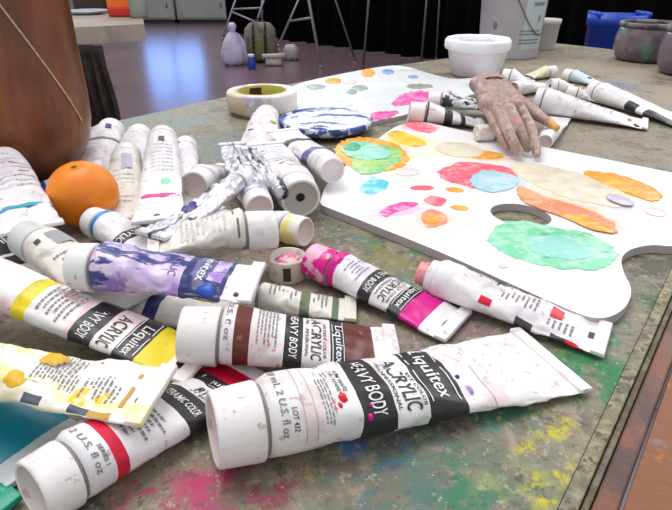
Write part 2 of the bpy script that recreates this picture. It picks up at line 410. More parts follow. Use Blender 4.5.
bm = bmesh.new(); lathe(bm, [(.035, .395), (.045, .42), (.055, .46), (.03, .50), (0, .505)], None, 16, wob=.5); link('knotted_top', bm, bg_m, t)
p = fl(291, 60)
bm = bmesh.new(); lathe(bm, [(0, 0), (.06, .004), (.085, .05), (.08, .11), (.045, .15), (0, .155)], Matrix.Translation(p) @ Matrix.Diagonal((1.1, .8, 1, 1)), 26, wob=.5)
tag(link('crumpled_bag', bm, mat('crumpled_white', (.72, .68, .72), .5, bump=.6, bscale=40)), 'crumpled white plastic bag on the floor right of the backpack', 'bag')
p = fl(252, 69); t = empty('paint_jar', p, 'small blue and white jar standing on the floor against the carrier bag', 'jar')
bm = bmesh.new(); lathe(bm, [(0, 0), (.035, 0), (.037, .005), (.037, .10), (.03, .11), (0, .11)], None, 20); link('jar_body', bm, BLUE, t)
bm = bmesh.new(); lathe(bm, [(0, .11), (.032, .11), (.032, .135), (0, .137)], None, 20); link('jar_lid', bm, WH, t)
p = fl(271, 66); bm = bmesh.new(); bar(bm, p+Vector((-.08, 0, .09)), p+Vector((.14, 0, .10)), .022); bar(bm, p+Vector((-.05, .02, .03)), p+Vector((.10, .02, .032)), .032)
tag(link('rolled_paper', bm, mat('offwhite_paper', (.80, .76, .72), .8)), 'rolled off-white papers lying at the foot of the backpack', 'paper')

for o in COL.objects:
    if o.parent is None and o.name in ('backpack', 'plastic_bag'): o.scale = (.8, .8, .78)
# wooden work table at upper left
wood = mat('pale_wood', (.64, .58, .53), .6, stains=[((.54, .50, .46), 6, .5, 2, .15, (1, 6, 1)), ((.60, .66, .58), 4, .6, 5, .1)])
pA, pB, pC, pD = at(71, 27.5), at(144, 24), at(143, 18.5), at(66, 9)
pA = pB+(pA-pB)*2.6; pD = pC+(pD-pC)*2.0
cen = (pA+pB+pC+pD)/4
t = empty('work_table', (cen.x, cen.y, FZ), 'pale wooden work table at the upper left behind the brown vase', 'table')
bm = bmesh.new(); prism(bm, [(q-cen) for q in (pA, pB, pC, pD)], -FZ-.048, -FZ); link('tabletop', bm, wood, t, smooth=False)
for q in (pA, pA+(pB-pA)*.60, pD+(pC-pD)*.35, pD):
    bm = bmesh.new(); v = (q-cen)*.86; box(bm, (v.x, v.y, (-FZ-.048)/2), (.05, .05, -FZ-.048)); link('leg', bm, mat('dark_wood_leg', (.24, .19, .17), .7), t, smooth=False)
p = at(79, 27.0); t2 = bmesh.new(); prev = None
for i in range(25):
    row = []
    for k in range(22):
        v = k/21; x = -.055+.105*i/24*(1-.25*v)+.075*v; row.append(t2.verts.new((x, 0.008*math.sin(i*.9+v*4)+.02*noise.noise(Vector((i*.3, v*5, 2))), -.002-.56*v)))
    if prev:
        for k in range(21): t2.faces.new((prev[k], row[k], row[k+1], prev[k+1]))
    prev = row
o = link('hanging_cloth', t2, mat('dark_brown_cloth', (.17, .13, .12), .95, stains=[((.26, .21, .18), 12, .52, 2, .1)])); o.location = (p.x+.01, p.y-.035, -.045); so = o.modifiers.new('t', 'SOLIDIFY'); so.thickness = .012
tag(o, 'dark brown rumpled cloth hanging from the pale wooden work table', 'cloth')
p = at(119, 17); bm = bmesh.new(); box(bm, (p.x, p.y+.06, .05), (.085, .09, .1)); box(bm, (p.x+.015, p.y+.02, .016), (.10, .05, .03), mi=1)
bevel(tag(link('paint_box', bm, [mat('orange_paint', (.90, .45, .10), .5), mat('red_paint', (.78, .15, .08), .5)], smooth=False), 'orange and red box on the far corner of the pale wooden table', 'box'), .006)
p = at(137, 18.7); bm = bmesh.new(); lathe(bm, [(0, 0), (.026, 0), (.03, .01), (.03, .12), (.02, .13), (0, .13)], Matrix.Translation(p+Vector((-.0, .03, 0))), 24)
tag(link('canister', bm, mat('grey_green_tin', (.55, .57, .52), .5)), 'grey-green canister at the far corner of the pale wooden table', 'canister')
p = at(80, 14); bm = bmesh.new(); lathe(bm, [(0, 0), (.04, 0), (.07, .012), (.066, .014), (.036, .004), (0, .004)], Matrix.Translation(p+Vector((.03, 0, 0))), 28)
tag(link('shallow_dish', bm, mat('bluish_white_dish', (.78, .82, .86), .3)), 'shallow bluish-white dish on the pale wooden table', 'dish')
p = at(88, 10); bm = bmesh.new(); box(bm, (p.x, p.y+.05, .07), (.12, .08, .14))
bevel(tag(link('dark_box', bm, mat('dark_brown_box', (.24, .17, .14), .6), smooth=False), 'dark brown box behind the dish on the pale wooden table', 'box'), .006)

# ------------------------------------------------------------ the paint-stained table
def table_mat():
    m = bpy.data.materials.new('paint_stained_tabletop'); m.use_nodes = True; nt = m.node_tree; b = nt.nodes['Principled BSDF']
    N = nt.nodes.new; Lk = nt.links.new
    tc = N('ShaderNodeTexCoord'); geo = tc.outputs['Object']
    def nz(scale, seed, det=7, rough=.68, st=(1, 1, 1)):
        mp = N('ShaderNodeMapping'); mp.inputs['Location'].default_value = (seed*3.1, seed*1.7, seed*.9); mp.inputs['Scale'].default_value = st; Lk(geo, mp.inputs[0])
        n = N('ShaderNodeTexNoise'); n.inputs['Scale'].default_value = scale; n.inputs['Detail'].default_value = det; n.inputs['Roughness'].default_value = rough
        Lk(mp.outputs[0], n.inputs['Vector']); return n.outputs['Fac']
    def rng(v, a, c):
        r = N('ShaderNodeMapRange'); r.inputs['From Min'].default_value = a; r.inputs['From Max'].default_value = c; Lk(v, r.inputs['Value']); return r.outputs[0]
    def mul(a, c):
        x = N('ShaderNodeMath'); x.operation = 'MULTIPLY'; Lk(a, x.inputs[0])
        if isinstance(c, float): x.inputs[1].default_value = c
        else: Lk(c, x.inputs[1])
        return x.outputs[0]
    state = {}
    def mix(fac, col):
        mx = N('ShaderNodeMix'); mx.data_type = 'RGBA'; Lk(fac, mx.inputs['Factor'])
        if 'p' in state: Lk(state['p'], mx.inputs['A'])
        else: mx.inputs['A'].default_value = lin((.54, .50, .42))+(1,)
        mx.inputs['B'].default_value = lin(col)+(1,); state['p'] = mx.outputs['Result']
    mix(rng(nz(5, 1), .42, .62), (.58, .53, .47))
    mix(rng(nz(9, 2), .52, .66), (.46, .47, .40))
    mix(rng(nz(22, 3), .52, .60), (.40, .37, .33))
    mix(rng(nz(14, 4), .56, .64), (.54, .46, .44))
    mix(mul(rng(nz(26, 5), .57, .64), .8), (.33, .46, .40))
    mix(mul(rng(nz(34, 6), .60, .66), .7), (.56, .36, .38))
    mix(mul(rng(nz(60, 7), .58, .66), .7), (.60, .56, .50))
    mix(mul(rng(nz(80, 17), .57, .62), .7), (.30, .29, .26))
    mix(mul(rng(nz(120, 21), .54, .62), .6), (.66, .63, .55))
    mix(mul(rng(nz(48, 22), .58, .66), .6), (.36, .42, .34))
    # patches of colour people left on the table: centre, radius, colour, break-up scale, threshold
    spots = [((592, 375), .030, (.16, .50, .30), 40, .42), ((560, 345), .026, (.25, .50, .36), 50, .46), ((495, 395), .026, (.22, .46, .36), 45, .46), ((610, 330), .02, (.30, .55, .40), 60, .48),
             ((470, 235), .05, (.52, .50, .22), 30, .46), ((400, 245), .05, (.50, .48, .26), 36, .46), ((430, 255), .03, (.24, .55, .34), 70, .56), ((360, 240), .03, (.30, .50, .36), 60, .54), ((390, 285), .03, (.34, .52, .40), 60, .52),
             ((545, 460), .016, (.78, .74, .12), 120, .52), ((552, 425), .013, (.76, .72, .15), 110, .50), ((540, 490), .012, (.74, .72, .15), 110, .50),
             ((205, 490), .016, (.72, .22, .40), 70, .42), ((150, 500), .016, (.70, .25, .42), 70, .44), ((260, 485), .02, (.55, .25, .32), 80, .50), ((235, 502), .016, (.68, .25, .42), 80, .50), ((430, 440), .03, (.42, .24, .26), 70, .52), ((530, 405), .02, (.50, .25, .26), 60, .52),
             ((380, 480), .03, (.30, .44, .42), 60, .44), ((440, 470), .03, (.33, .46, .40), 50, .46), ((470, 495), .02, (.25, .47, .36), 60, .45), ((350, 440), .012, (.30, .48, .66), 90, .44), ((390, 455), .012, (.26, .42, .58), 90, .46), ((520, 500), .02, (.56, .62, .36), 60, .48),
             ((310, 470), .05, (.47, .43, .35), 90, .48), ((300, 455), .03, (.62, .57, .42), 160, .56),
             ((250, 145), .09, (.46, .50, .46), 16, .42), ((140, 165), .06, (.47, .49, .45), 20, .44), ((160, 120), .1, (.50, .55, .52), 12, .42),
             ((600, 80), .3, (.62, .57, .49), 14, .40), ((630, 160), .12, (.59, .54, .48), 26, .42), ((620, 85), .05, (.45, .50, .58), 30, .48), ((580, 165), .03, (.52, .40, .44), 50, .50),
             ((660, 270), .04, (.36, .34, .30), 40, .44), ((650, 300), .02, (.28, .40, .30), 60, .48), ((600, 460), .015, (.62, .60, .50), 100, .48)]
    for (pq, r, col, sc, th) in spots:
        c = at(*pq); sb = N('ShaderNodeVectorMath'); sb.operation = 'DISTANCE'; Lk(geo, sb.inputs[0]); sb.inputs[1].default_value = (c.x, c.y, 0)
        mix(mul(rng(sb.outputs['Value'], r, r*.45), rng(nz(sc, r*90+pq[0]*.1), th, th+.10)), col)
    mix(mul(rng(nz(170, 8, 3), .60, .66), .55), (.72, .68, .60))
    mix(mul(rng(nz(150, 23, 3), .58, .65), .5), (.32, .29, .26))
    mix(mul(rng(nz(230, 9, 2), .66, .69), .7), (.45, .22, .26))
    mix(mul(rng(nz(190, 24, 2), .67, .70), .6), (.76, .72, .50))
    # long pale scratches
    mix(mul(rng(nz(22, 11, 3, .6, (9, .8, 1)), .67, .70), .35), (.70, .66, .58))
    Lk(state['p'], b.inputs['Base Color'])
    b.inputs['Roughness'].default_value = .55; b.inputs['Specular IOR Level'].default_value = .35
    bp = N('ShaderNodeBump'); bp.inputs['Strength'].default_value = .5; bp.inputs['Distance'].default_value = .0012; Lk(nz(130, 12), bp.inputs['Height']); Lk(bp.outputs[0], b.inputs['Normal'])
    return m
TM = table_mat()
e0, e1 = at(668, 275), at(566, 490); ed = (e0-e1).normalized(); en = Vector((ed.y, -ed.x, 0))   # inner line of the table's rim
far = [Vector((-.283, .666, 0)), Vector((-.185, .79, 0)), Vector((-.058, .932, 0)), Vector((.09, 1.075, 0)), Vector((.52, 1.412, 0))]
k_out = e0+ed*.62; nearp = e1-ed*.25
t = empty('paint_table', (0, 0, FZ), 'large work table with a grimy green-grey top stained by many paint colours', 'table')
outline = [Vector((-.62, .20, 0))]+far+[Vector((.95, .87+.02, 0)), k_out, nearp, Vector((-.35, -.25, 0)), Vector((-.62, -.1, 0))]
bm = bmesh.new(); prism(bm, outline, -.028, 0); o = link('tabletop', bm, TM, t, smooth=False); o.location = (0, 0, -FZ)
bm = bmesh.new(); rimw = .0062
def strip(a, b_, w0, w1, z0, z1, mi=0):
    pts = [a+en*w0, b_+en*w0, b_+en*w1, a+en*w1]; prism(bm, pts, z0, z1, mi=mi)
RIM = mat('worn_beige_rim', (.50, .47, .38), .6, stains=[((.62, .58, .47), 180, .48, 1, .12), ((.34, .34, .25), 260, .54, 3, .06), ((.36, .36, .28), 60, .56, 8, .15), ((.72, .66, .22), 110, .66, 5, .03)], bump=.6)
strip(nearp, k_out, .0003, rimw, -.028, .0012); 
OL = mat('olive_grime', (.34, .32, .24), .6, stains=[((.48, .44, .36), 90, .5, 1, .1)], bump=.6)
strip(nearp, k_out, rimw+.0003, rimw+.0030, -.028, -.001, 1); rw = rimw+.003
o = link('edge_strip', bm, [RIM, OL], t, smooth=False); o.location = (0, 0, -FZ); bevel(o, .0006)
BW = mat('brown_painted_wood', (.48, .31, .23), .5, stains=[((.34, .25, .23), 30, .48, 1, .1, (1, .3, 1)), ((.50, .30, .24), 24, .55, 5, .08), ((.80, .45, .10), 34, .62, 9, .03), ((.66, .58, .48), 90, .68, 4, .04)], bump=.5)
BW2 = mat('orange_brown_wood', (.52, .31, .17), .5, stains=[((.46, .29, .21), 22, .52, 1, .1), ((.80, .44, .08), 50, .60, 9, .05), ((.50, .42, .38), 50, .66, 4, .04)], bump=.5)
bm = bmesh.new(); strip(nearp, k_out, rw+.0003, rw+.0085, -.03, -.002); o = link('side_rail', bm, BW, t, smooth=False); o.location = (0, 0, -FZ); bevel(o, .001)
bm = bmesh.new(); strip(nearp, k_out, rw+.0098, rw+.16, -.03, -.003); o = link('side_board', bm, BW2, t, smooth=False); o.location = (0, 0, -FZ); bevel(o, .001)
for q in [(-.5, .3), (.45, 1.25), (.8, .9), (-.3, -.1)]:
    bm = bmesh.new(); box(bm, (q[0], q[1], (-FZ-.03)/2), (.06, .06, -FZ-.03)); link('leg', bm, MATS['dark_wood_leg'], t, smooth=False)

# ------------------------------------------------------------ brown vase, orange
p = at(45, 172); s = depth(p)/F
t = empty('tall_vase', (p.x, p.y, 0), 'tall glossy reddish-brown vase at the left, with a pale string lying across it', 'vase')
BV = mat('red_brown_glaze', (.52, .30, .18), .36, coat=.1, stains=[((.36, .20, .13), 16, .46, 2, .18, (1.2, 1.2, .35)), ((.58, .38, .20), 20, .55, 5, .12, (1.6, 1.6, .25)), ((.44, .15, .10), 22, .56, 8, .1, (1, 1, .4))], bump=.15, bscale=60)
vp = [(0, 0), (.020, 0), (.027, .003), (.036, .013), (.0445, .028), (.0495, .048), (.0505, .070), (.0500, .11), (.0505, .15), (.052, .20), (.050, .24), (.046, .26), (.043, .259), (.046, .23), (.045, .10), (0, .01)]
bm = bmesh.new(); lathe(bm, vp, None, 72); link('vase_body', bm, BV, t)
# the string sags over the front of the vase
def vr(z):
    for (r0, z0), (r1, z1) in zip(vp[1:11], vp[2:12]):
        if z0 <= z <= z1: return r0+(r1-r0)*(z-z0)/(z1-z0)
    return .05
bm = bmesh.new(); prev = None
for i in range(31):
    k = i/30; ang = math.radians(-110+98*k); z = .232-.182*k; q = Vector(((vr(z)+.0008)*math.cos(ang), (vr(z)+.0008)*math.sin(ang), z))
    if prev: bar(bm, prev, q, .0007, seg=8)
    prev = q
o = link('string', bm, mat('pale_string', (.80, .68, .58), .8)); o.location = t.location
tag(o, 'thin pale string lying diagonally across the brown vase', 'string')

p = at(83, 193, .0245); r = .0247
t = empty('orange', (p.x, p.y, 0), 'whole ripe orange resting among the paint tubes', 'fruit')
OR = mat('orange_peel', (.98, .56, .03), .38, stains=[((.95, .47, .02), 30, .5, 3, .3)], bump=.5, bscale=900, coat=.1)
bm = bmesh.new(); prof = []
for i in range(33):
    a = -PI/2+PI*i/32; dim = .0014*math.exp(-((a-PI/2)/.16)**2); prof.append((max(0, r*math.cos(a)) if 0 < i < 32 else 0, r*.96*math.sin(a)-dim+r*.96))
Mo = Matrix.Translation((0, 0, r*.96)) @ Matrix.Rotation(math.radians(12), 4, 'X') @ Matrix.Translation((0, 0, -r*.96)); lathe(bm, prof, Mo, 64, wob=.006); link('peel', bm, OR, t)
bm = bmesh.new()
for k in range(5):
    a = 2*PI*k/5; bar(bm, Mo @ Vector((0, 0, r*1.92-.0011)), Mo @ Vector((.0022*math.cos(a), .0022*math.sin(a), r*1.92-.0009)), .0008, .0003, 8)
link('stem_scar', bm, mat('green_brown_stem', (.38, .42, .12), .7), t)

# ------------------------------------------------------------ palettes
def blob_poly(px, n=6, jag=.0, z=.006, seed=0):
    pts = smooth_loop([at(x, y, z) for x, y in px], n)
    if jag:
        c = sum(pts, Vector())/len(pts)
        pts = [q+(q-c)*jag*(noise.noise(Vector((q.x*180+seed, q.y*180, seed)))+.6*noise.noise(Vector((q.x*500, q.y*500+seed, seed)))) for q in pts]
    return pts
def ell(cx, cy, rx, ry, rot=0, n=10):
    return [(cx+rx*math.cos(a)*math.cos(rot)-ry*math.sin(a)*math.sin(rot), cy+rx*math.cos(a)*math.sin(rot)+ry*math.sin(a)*math.cos(rot)) for a in [2*PI*k/n for k in range(n)]]
def paint(parent, px, m, z, th=.0007, jag=.25, seed=1, name='paint_daub', org=None):
    pts = blob_poly(px, 6, jag, z, seed); bm = bmesh.new()
    pts = [Vector((q.x-org.x, q.y-org.y, 0)) for q in pts]; c = sum(pts, Vector())/len(pts)
    prism(bm, pts, z, z+th); o = link(name, bm, m, parent, smooth=True); bevel(o, th*.6, 2, 50); return o
PZ = .0065
pal_px = [(321, 204), (322, 196), (328, 183), (352, 160), (390, 130), (408, 123), (424, 122), (470, 132), (560, 150), (640, 166), (720, 184), (760, 210), (740, 236), (700, 243), (672, 246), (652, 245), (632, 249), (622, 258), (624, 272), (631, 288), (628, 303), (616, 314), (598, 318), (575, 312), (520, 288), (440, 252), (370, 224), (334, 210)]
P3 = [at(x, y, PZ) for x, y in pal_px]; org = sum(P3, Vector())/len(P3); org.z = 0
PW = mat('white_palette', (.94, .93, .925), .35, stains=[((.92, .88, .86), 12, .54, 2, .1), ((.92, .80, .76), 30, .70, 4, .05)]); PE = mat('palette_grey_edge', (.72, .69, .69), .6)
def wash(m, org, spots):
    nt = m.node_tree; b = nt.nodes['Principled BSDF']; tc = nt.nodes.new('ShaderNodeTexCoord')
    prev = b.inputs['Base Color'].links[0].from_socket
    for i, (px, py, rx, ry, rot, col, amt) in enumerate(spots):
        c = at(px, py, PZ)-org; ex = at(px+rx*math.cos(rot), py+rx*math.sin(rot), PZ)-org-c; ey = at(px-ry*math.sin(rot), py+ry*math.cos(rot), PZ)-org-c
        mp = nt.nodes.new('ShaderNodeMapping'); mp.vector_type = 'TEXTURE'; mp.inputs['Location'].default_value = (c.x, c.y, PZ)
        mp.inputs['Rotation'].default_value = (0, 0, math.atan2(ex.y, ex.x)); mp.inputs['Scale'].default_value = (ex.length, max(ey.length*.8, .004), 1)
        nt.links.new(tc.outputs['Object'], mp.inputs[0])
        ln = nt.nodes.new('ShaderNodeVectorMath'); ln.operation = 'LENGTH'; nt.links.new(mp.outputs[0], ln.inputs[0])
        n = nt.nodes.new('ShaderNodeTexNoise'); n.inputs['Scale'].default_value = 3.2; n.inputs['Detail'].default_value = 5; n.noise_dimensions = '4D'; n.inputs['W'].default_value = i*3.7; nt.links.new(mp.outputs[0], n.inputs['Vector'])
        ma = nt.nodes.new('ShaderNodeMath'); ma.operation = 'MULTIPLY_ADD'; nt.links.new(n.outputs['Fac'], ma.inputs[0]); ma.inputs[1].default_value = 1.3; nt.links.new(ln.outputs['Value'], ma.inputs[2])
        r = nt.nodes.new('ShaderNodeMapRange'); r.inputs['From Min'].default_value = 1.75; r.inputs['From Max'].default_value = 1.35; r.inputs['To Max'].default_value = amt; nt.links.new(ma.outputs[0], r.inputs['Value'])
        mx = nt.nodes.new('ShaderNodeMix'); mx.data_type = 'RGBA'; nt.links.new(r.outputs[0], mx.inputs['Factor']); nt.links.new(prev, mx.inputs['A']); mx.inputs['B'].default_value = lin(col)+(1,)
        prev = mx.outputs['Result']
    nt.links.new(prev, b.inputs['Base Color'])
wash(PW, org, [(552, 248, 68, 25, .15, (.70, .92, .80), .9), (545, 246, 60, 20, .15, (.55, .85, .70), .5), (570, 208, 62, 12, .38, (.97, .72, .55), .8), (565, 186, 70, 20, .3, (.92, .89, .80), .9), (625, 188, 44, 11, .3, (.97, .78, .45), .7), (612, 204, 26, 7, .3, (.82, .78, .88), .9),
    (480, 176, 46, 16, .1, (.96, .68, .70), .7), (500, 180, 30, 12, 0, (.75, .88, .92), .7), (371, 155, 42, 20, .12, (.98, .80, .40), .8), (407, 140, 26, 9, .2, (.98, .86, .45), .8), (420, 127, 22, 7, .1, (.96, .68, .72), .8), (374, 186, 20, 9, 0, (.75, .92, .95), .8),
    (400, 210, 28, 7, -.2, (.96, .70, .86), .7), (434, 219, 18, 9, 0, (.97, .78, .60), .7), (440, 202, 20, 6, 0, (.96, .72, .74), .6), (450, 150, 44, 14, .1, (.93, .90, .82), .9), (484, 156, 28, 6, .05, (.97, .80, .50), .7), (420, 190, 26, 5, 0, (.96, .76, .78), .6), (660, 212, 26, 10, .2, (.94, .90, .86), .8), (350, 205, 20, 6, 0, (.95, .88, .86), .6), (440, 190, 70, 22, .1, (.96, .93, .90), .7)])
t = empty('kidney_palette', org, 'white artist palette with a thumb hole and bright paint daubs, nearer of two', 'palette')
bm = bmesh.new(); out = [q-org for q in smooth_loop(P3, 5)]; hole = [at(x, y, PZ)-org for x, y in ell(521, 215, 31, 10.5, .16, 26)]
prism(bm, out, 0.0003, PZ, [hole]); o = link('palette_board', bm, [PW, PE], t, smooth=False)
for f in o.data.polygons:
    if abs(f.normal.z) < .5: f.material_index = 1
bevel(o, .0008, 2, 50)
def pm(name, a, *st, rough=.35):
    pale = tuple(v*.45+.52 for v in a)
    return mat(name, a, rough, stains=list(st)+[(pale, 70, .56, 13, .12, (1, 2.6, 1)), (pale, 130, .60, 15, .08)], bump=.6, bscale=260)
p_or = pm('orange_paint_smear', (.96, .62, .08), ((.98, .72, .25), 60, .5, 2, .1)); p_gr = pm('mint_green_paint', (.50, .84, .66), ((.68, .92, .78), 50, .48, 3, .1), ((.40, .72, .62), 70, .62, 3, .05))
p_gy = pm('green_orange_mix', (.70, .84, .45), ((.45, .80, .55), 60, .5, 2, .06), ((.95, .66, .20), 45, .6, 4, .04)); p_aq = pm('pale_aqua_paint', (.60, .86, .80), ((.72, .90, .84), 60, .5, 2, .1))
p_cy = pm('cyan_paint', (.35, .78, .86), ((.65, .90, .93), 90, .5, 2, .06)); p_pk = pm('pink_red_paint', (.94, .36, .45), ((.96, .58, .58), 60, .52, 2, .08)); p_ye = pm('yellow_orange_paint', (.98, .78, .10), ((.97, .60, .12), 60, .55, 2, .05))
p_be = pm('beige_paint', (.90, .86, .76), ((.86, .80, .70), 50, .5, 3, .12)); p_bl = pm('pale_blue_paint', (.62, .82, .86), ((.78, .86, .90), 60, .5, 2, .1)); p_mg = pm('magenta_paint', (.92, .25, .62), ((.96, .60, .80), 90, .5, 2, .06))
p_fl = pm('faint_pink_wash', (.95, .85, .83), ((.93, .90, .86), 50, .5, 2, .1)); p_sa = pm('salmon_orange_paint', (.95, .55, .40), ((.97, .70, .50), 60, .5, 2, .06)); p_li = pm('lilac_paint', (.80, .75, .85)); p_gd = pm('deep_green_paint', (.30, .68, .50), ((.45, .78, .60), 70, .5, 2, .1))
D = [(ell(371, 155, 37, 17, .12, 12), p_or, 0), (ell(377, 160, 26, 13, -.25), p_gy, 1), (ell(364, 151, 22, 9, .1), p_gr, 2), (ell(376, 153, 14, 6, .1), p_aq, 3), (ell(352, 147, 9, 4, 0), p_gd, 3),
     ([(388, 133), (400, 131), (415, 137), (426, 143), (418, 147), (402, 144), (391, 139)], p_ye, 0), ([(405, 124), (420, 122), (436, 128), (430, 133), (415, 130)], p_pk, 0),
     ([(360, 188), (368, 181), (372, 176), (379, 179), (388, 182), (386, 189), (374, 194), (364, 193)], p_cy, 0),
     ([(440, 172), (456, 163), (480, 163), (505, 167), (516, 175), (500, 187), (478, 189), (460, 185), (445, 180)], p_pk, 0), ([(470, 180), (482, 171), (500, 172), (518, 178), (514, 187), (496, 192), (478, 189)], p_bl, 1),
     ([(512, 163), (540, 165), (575, 172), (612, 185), (632, 200), (626, 207), (596, 205), (560, 196), (530, 182), (514, 172)], p_be, 0),
     ([(583, 172), (610, 173), (640, 182), (661, 194), (655, 201), (632, 195), (600, 182)], p_or, 1),
     ([(520, 186), (545, 197), (580, 207), (610, 220), (616, 232), (596, 230), (560, 216), (530, 205), (518, 194)], p_sa, 2), ([(560, 212), (590, 219), (614, 229), (611, 233), (585, 227)], p_or, 3),
     ([(490, 236), (500, 224), (525, 222), (560, 228), (595, 236), (615, 250), (613, 262), (590, 270), (555, 268), (520, 260), (498, 250)], p_gr, 0), (ell(560, 248, 36, 11, .15), p_aq, 1),
     ([(380, 212), (392, 205), (406, 202), (418, 204), (410, 208), (396, 212), (386, 217)], p_mg, 0), ([(421, 216), (430, 210), (442, 213), (448, 220), (440, 226), (427, 227)], p_sa, 0), (ell(431, 220, 6, 4), p_or, 1),
     ([(424, 200), (432, 196), (446, 200), (440, 206), (430, 204)], p_pk, 0), (ell(455, 190, 9, 2.2, .1), p_or, 0), (ell(460, 208, 9, 2.2, .1), p_or, 0), (ell(422, 188, 12, 2.2, 0), p_pk, 0), (ell(484, 155, 20, 4, .05), p_or, 0), (ell(460, 150, 24, 7, .1), p_be, 0), (ell(408, 172, 12, 4, 0), p_fl, 0), (ell(620, 200, 14, 4, .3), p_li, 4), (ell(655, 212, 12, 4, .2), p_fl, 0), (ell(503, 288-22, 5, 2, 0), p_fl, 0)]
for i, (px, m, lv) in enumerate(D): paint(t, px, m, PZ-.0001+lv*.00035+i*.00001, .0004, .10, i+1, org=org)

QZ = .005
q_px = [(286, 92), (298, 84), (330, 76), (386, 66), (408, 67), (428, 73), (458, 79), (500, 74), (505, 84), (470, 95), (438, 105), (404, 115), (372, 122), (345, 127), (318, 131), (300, 128), (280, 112)]
Q3 = [at(x, y, QZ) for x, y in q_px]; qo = sum(Q3, Vector())/len(Q3); qo.z = 0
t = empty('flat_palette', qo, 'thin pale palette board with faint orange, blue and magenta daubs, behind the white palette', 'palette')
bm = bmesh.new(); prism(bm, [q-qo for q in smooth_loop(Q3, 4)], .0003, QZ); o = link('palette_board', bm, [mat('pale_grey_palette', (.86, .87, .87), .4, stains=[((.92, .93, .93), 9, .5, 3, .1), ((.72, .78, .77), 14, .58, 5, .08)]), PE], t, smooth=False)
for f in o.data.polygons:
    if abs(f.normal.z) < .5: f.material_index = 1
p_dgy = pm('grey_green_paint', (.60, .68, .66)); p_bb = pm('blue_paint', (.42, .55, .86), ((.6, .7, .9), 60, .5, 2, .1))
for i, (px, m) in enumerate([(ell(333, 81, 8, 2.8), p_or), (ell(368, 73, 7, 4), p_or), (ell(388, 72, 6, 2.4), p_bb), (ell(413, 77, 5, 1.6), p_bb), (ell(316, 87, 9, 2.5), p_dgy), (ell(360, 88, 8, 2.5), p_dgy), (ell(419, 86.5, 13, 2.4), pm('olive_grey_paint', (.58, .60, .50))),
        ([(393, 103), (402, 95), (420, 91), (432, 94), (434, 99), (420, 103), (405, 105), (396, 106)], p_mg), ([(366, 116), (380, 112), (398, 112), (392, 117), (376, 121), (368, 120)], p_mg), (ell(440, 94, 12, 1.6, -.2), p_mg), (ell(352, 92, 5, 2), p_dgy), (ell(350, 82, 7, 2), p_fl), (ell(330, 105, 22, 4), mat('translucent_white_paint', (.93, .94, .94), .3))]):
    paint(t, px, m, QZ-.0001+i*.00002, .0007, .25, i+3, org=qo)

# blue-white paint dish in front of the tape
p = at(326, 131, 0); R0 = rad(46, p)
t = empty('paint_dish', (p.x, p.y, .0053), 'round shallow dish heaped with blue and white paint, left of the two palettes', 'dish')
bm = bmesh.new(); lathe(bm, [(0, 0), (R0*.92, 0), (R0, .003), (R0*1.01, .009), (R0*.97, .010), (R0*.94, .006), (0, .005)], None, 56, wob=.01)
link('dish_body', bm, mat('navy_smeared_rim', (.25, .34, .62), .35, stains=[((.85, .88, .92), 30, .5, 2, .03), ((.16, .30, .52), 40, .56, 5, .04)], bump=.4), t)
bm = bmesh.new(); lathe(bm, [(R0*.95, .0065), (R0*.85, .010), (R0*.6, .0125), (R0*.3, .0125), (0, .0135)], None, 64, wob=.12)
link('wet_paint', bm, mat('blue_white_swirl', (.93, .94, .96), .3, stains=[((.20, .42, .72), 26, .55, 3, .03, (.5, 2.4, 1)), ((.10, .26, .52), 34, .60, 8, .03, (.6, 2, 1)), ((.93, .95, .97), 60, .58, 9, .04)], bump=1.0, bscale=120), t)

# roll of masking tape
p = at(263, 112); Rt = rad(34.5, p); h = .023
t = empty('masking_tape_roll', (p.x, p.y, .0048), 'roll of masking tape lying flat near the far edge of the table', 'tape roll')
bm = bmesh.new(); lathe(bm, [(Rt*.70, .0005), (Rt*.97, .0005), (Rt, .002), (Rt, h-.002), (Rt*.97, h), (Rt*.70, h), (Rt*.70, .0005)], None, 72, wob=.008)
link('tape', bm, mat('cream_tape', (.84, .78, .68), .6, stains=[((.92, .89, .88), 16, .45, 2, .08), ((.74, .68, .78), 22, .58, 6, .06)], bump=.4), t)
bm = bmesh.new(); lathe(bm, [(Rt*.66, 0), (Rt*.695, 0), (Rt*.695, h+.0004), (Rt*.66, h+.0004), (Rt*.66, 0)], None, 72)
link('cardboard_core', bm, mat('olive_yellow_core', (.66, .62, .22), .7), t)
bm = bmesh.new()
for i in range(8):
    a0 = math.radians(98+4*i); a1 = math.radians(98+4*(i+1)); rr = Rt*.655
    vs = [bm.verts.new((rr*math.cos(a), rr*math.sin(a), z)) for a, z in ((a0, h*.3), (a1, h*.3), (a1, h*.9), (a0, h*.9))]; bm.faces.new(vs)
link('core_label', bm, mat('maroon_label', (.36, .14, .12), .6), t)

# ------------------------------------------------------------ containers at the back
p = at(475, 75); Rr = rad(30, p)
t = empty('plastic_tub', (p.x, p.y, 0), 'white round plastic tub with paint-crusted rim behind the palettes', 'tub')
TB = mat('tub_plastic', (.90, .87, .89), .4, stains=[((.82, .78, .82), 14, .5, 2, .15)])
bm = bmesh.new(); lathe(bm, [(0, 0), (Rr*.72, 0), (Rr*.80, .004), (Rr*.95, .040), (Rr, .046), (Rr*.99, .056), (Rr*.95, .056), (Rr*.93, .045), (Rr*.8, .01), (0, .008)], None, 56, wob=.012); link('tub_body', bm, TB, t)
bm = bmesh.new(); lathe(bm, [(Rr*1.01, .042), (Rr*1.06, .046), (Rr*1.06, .056), (Rr*1.0, .060), (Rr*.93, .057), (Rr*.95, .046), (Rr*1.01, .042)], None, 64, wob=.06)
link('tub_rim', bm, mat('crusted_white', (.95, .95, .96), .6, bump=1, bscale=200), t)
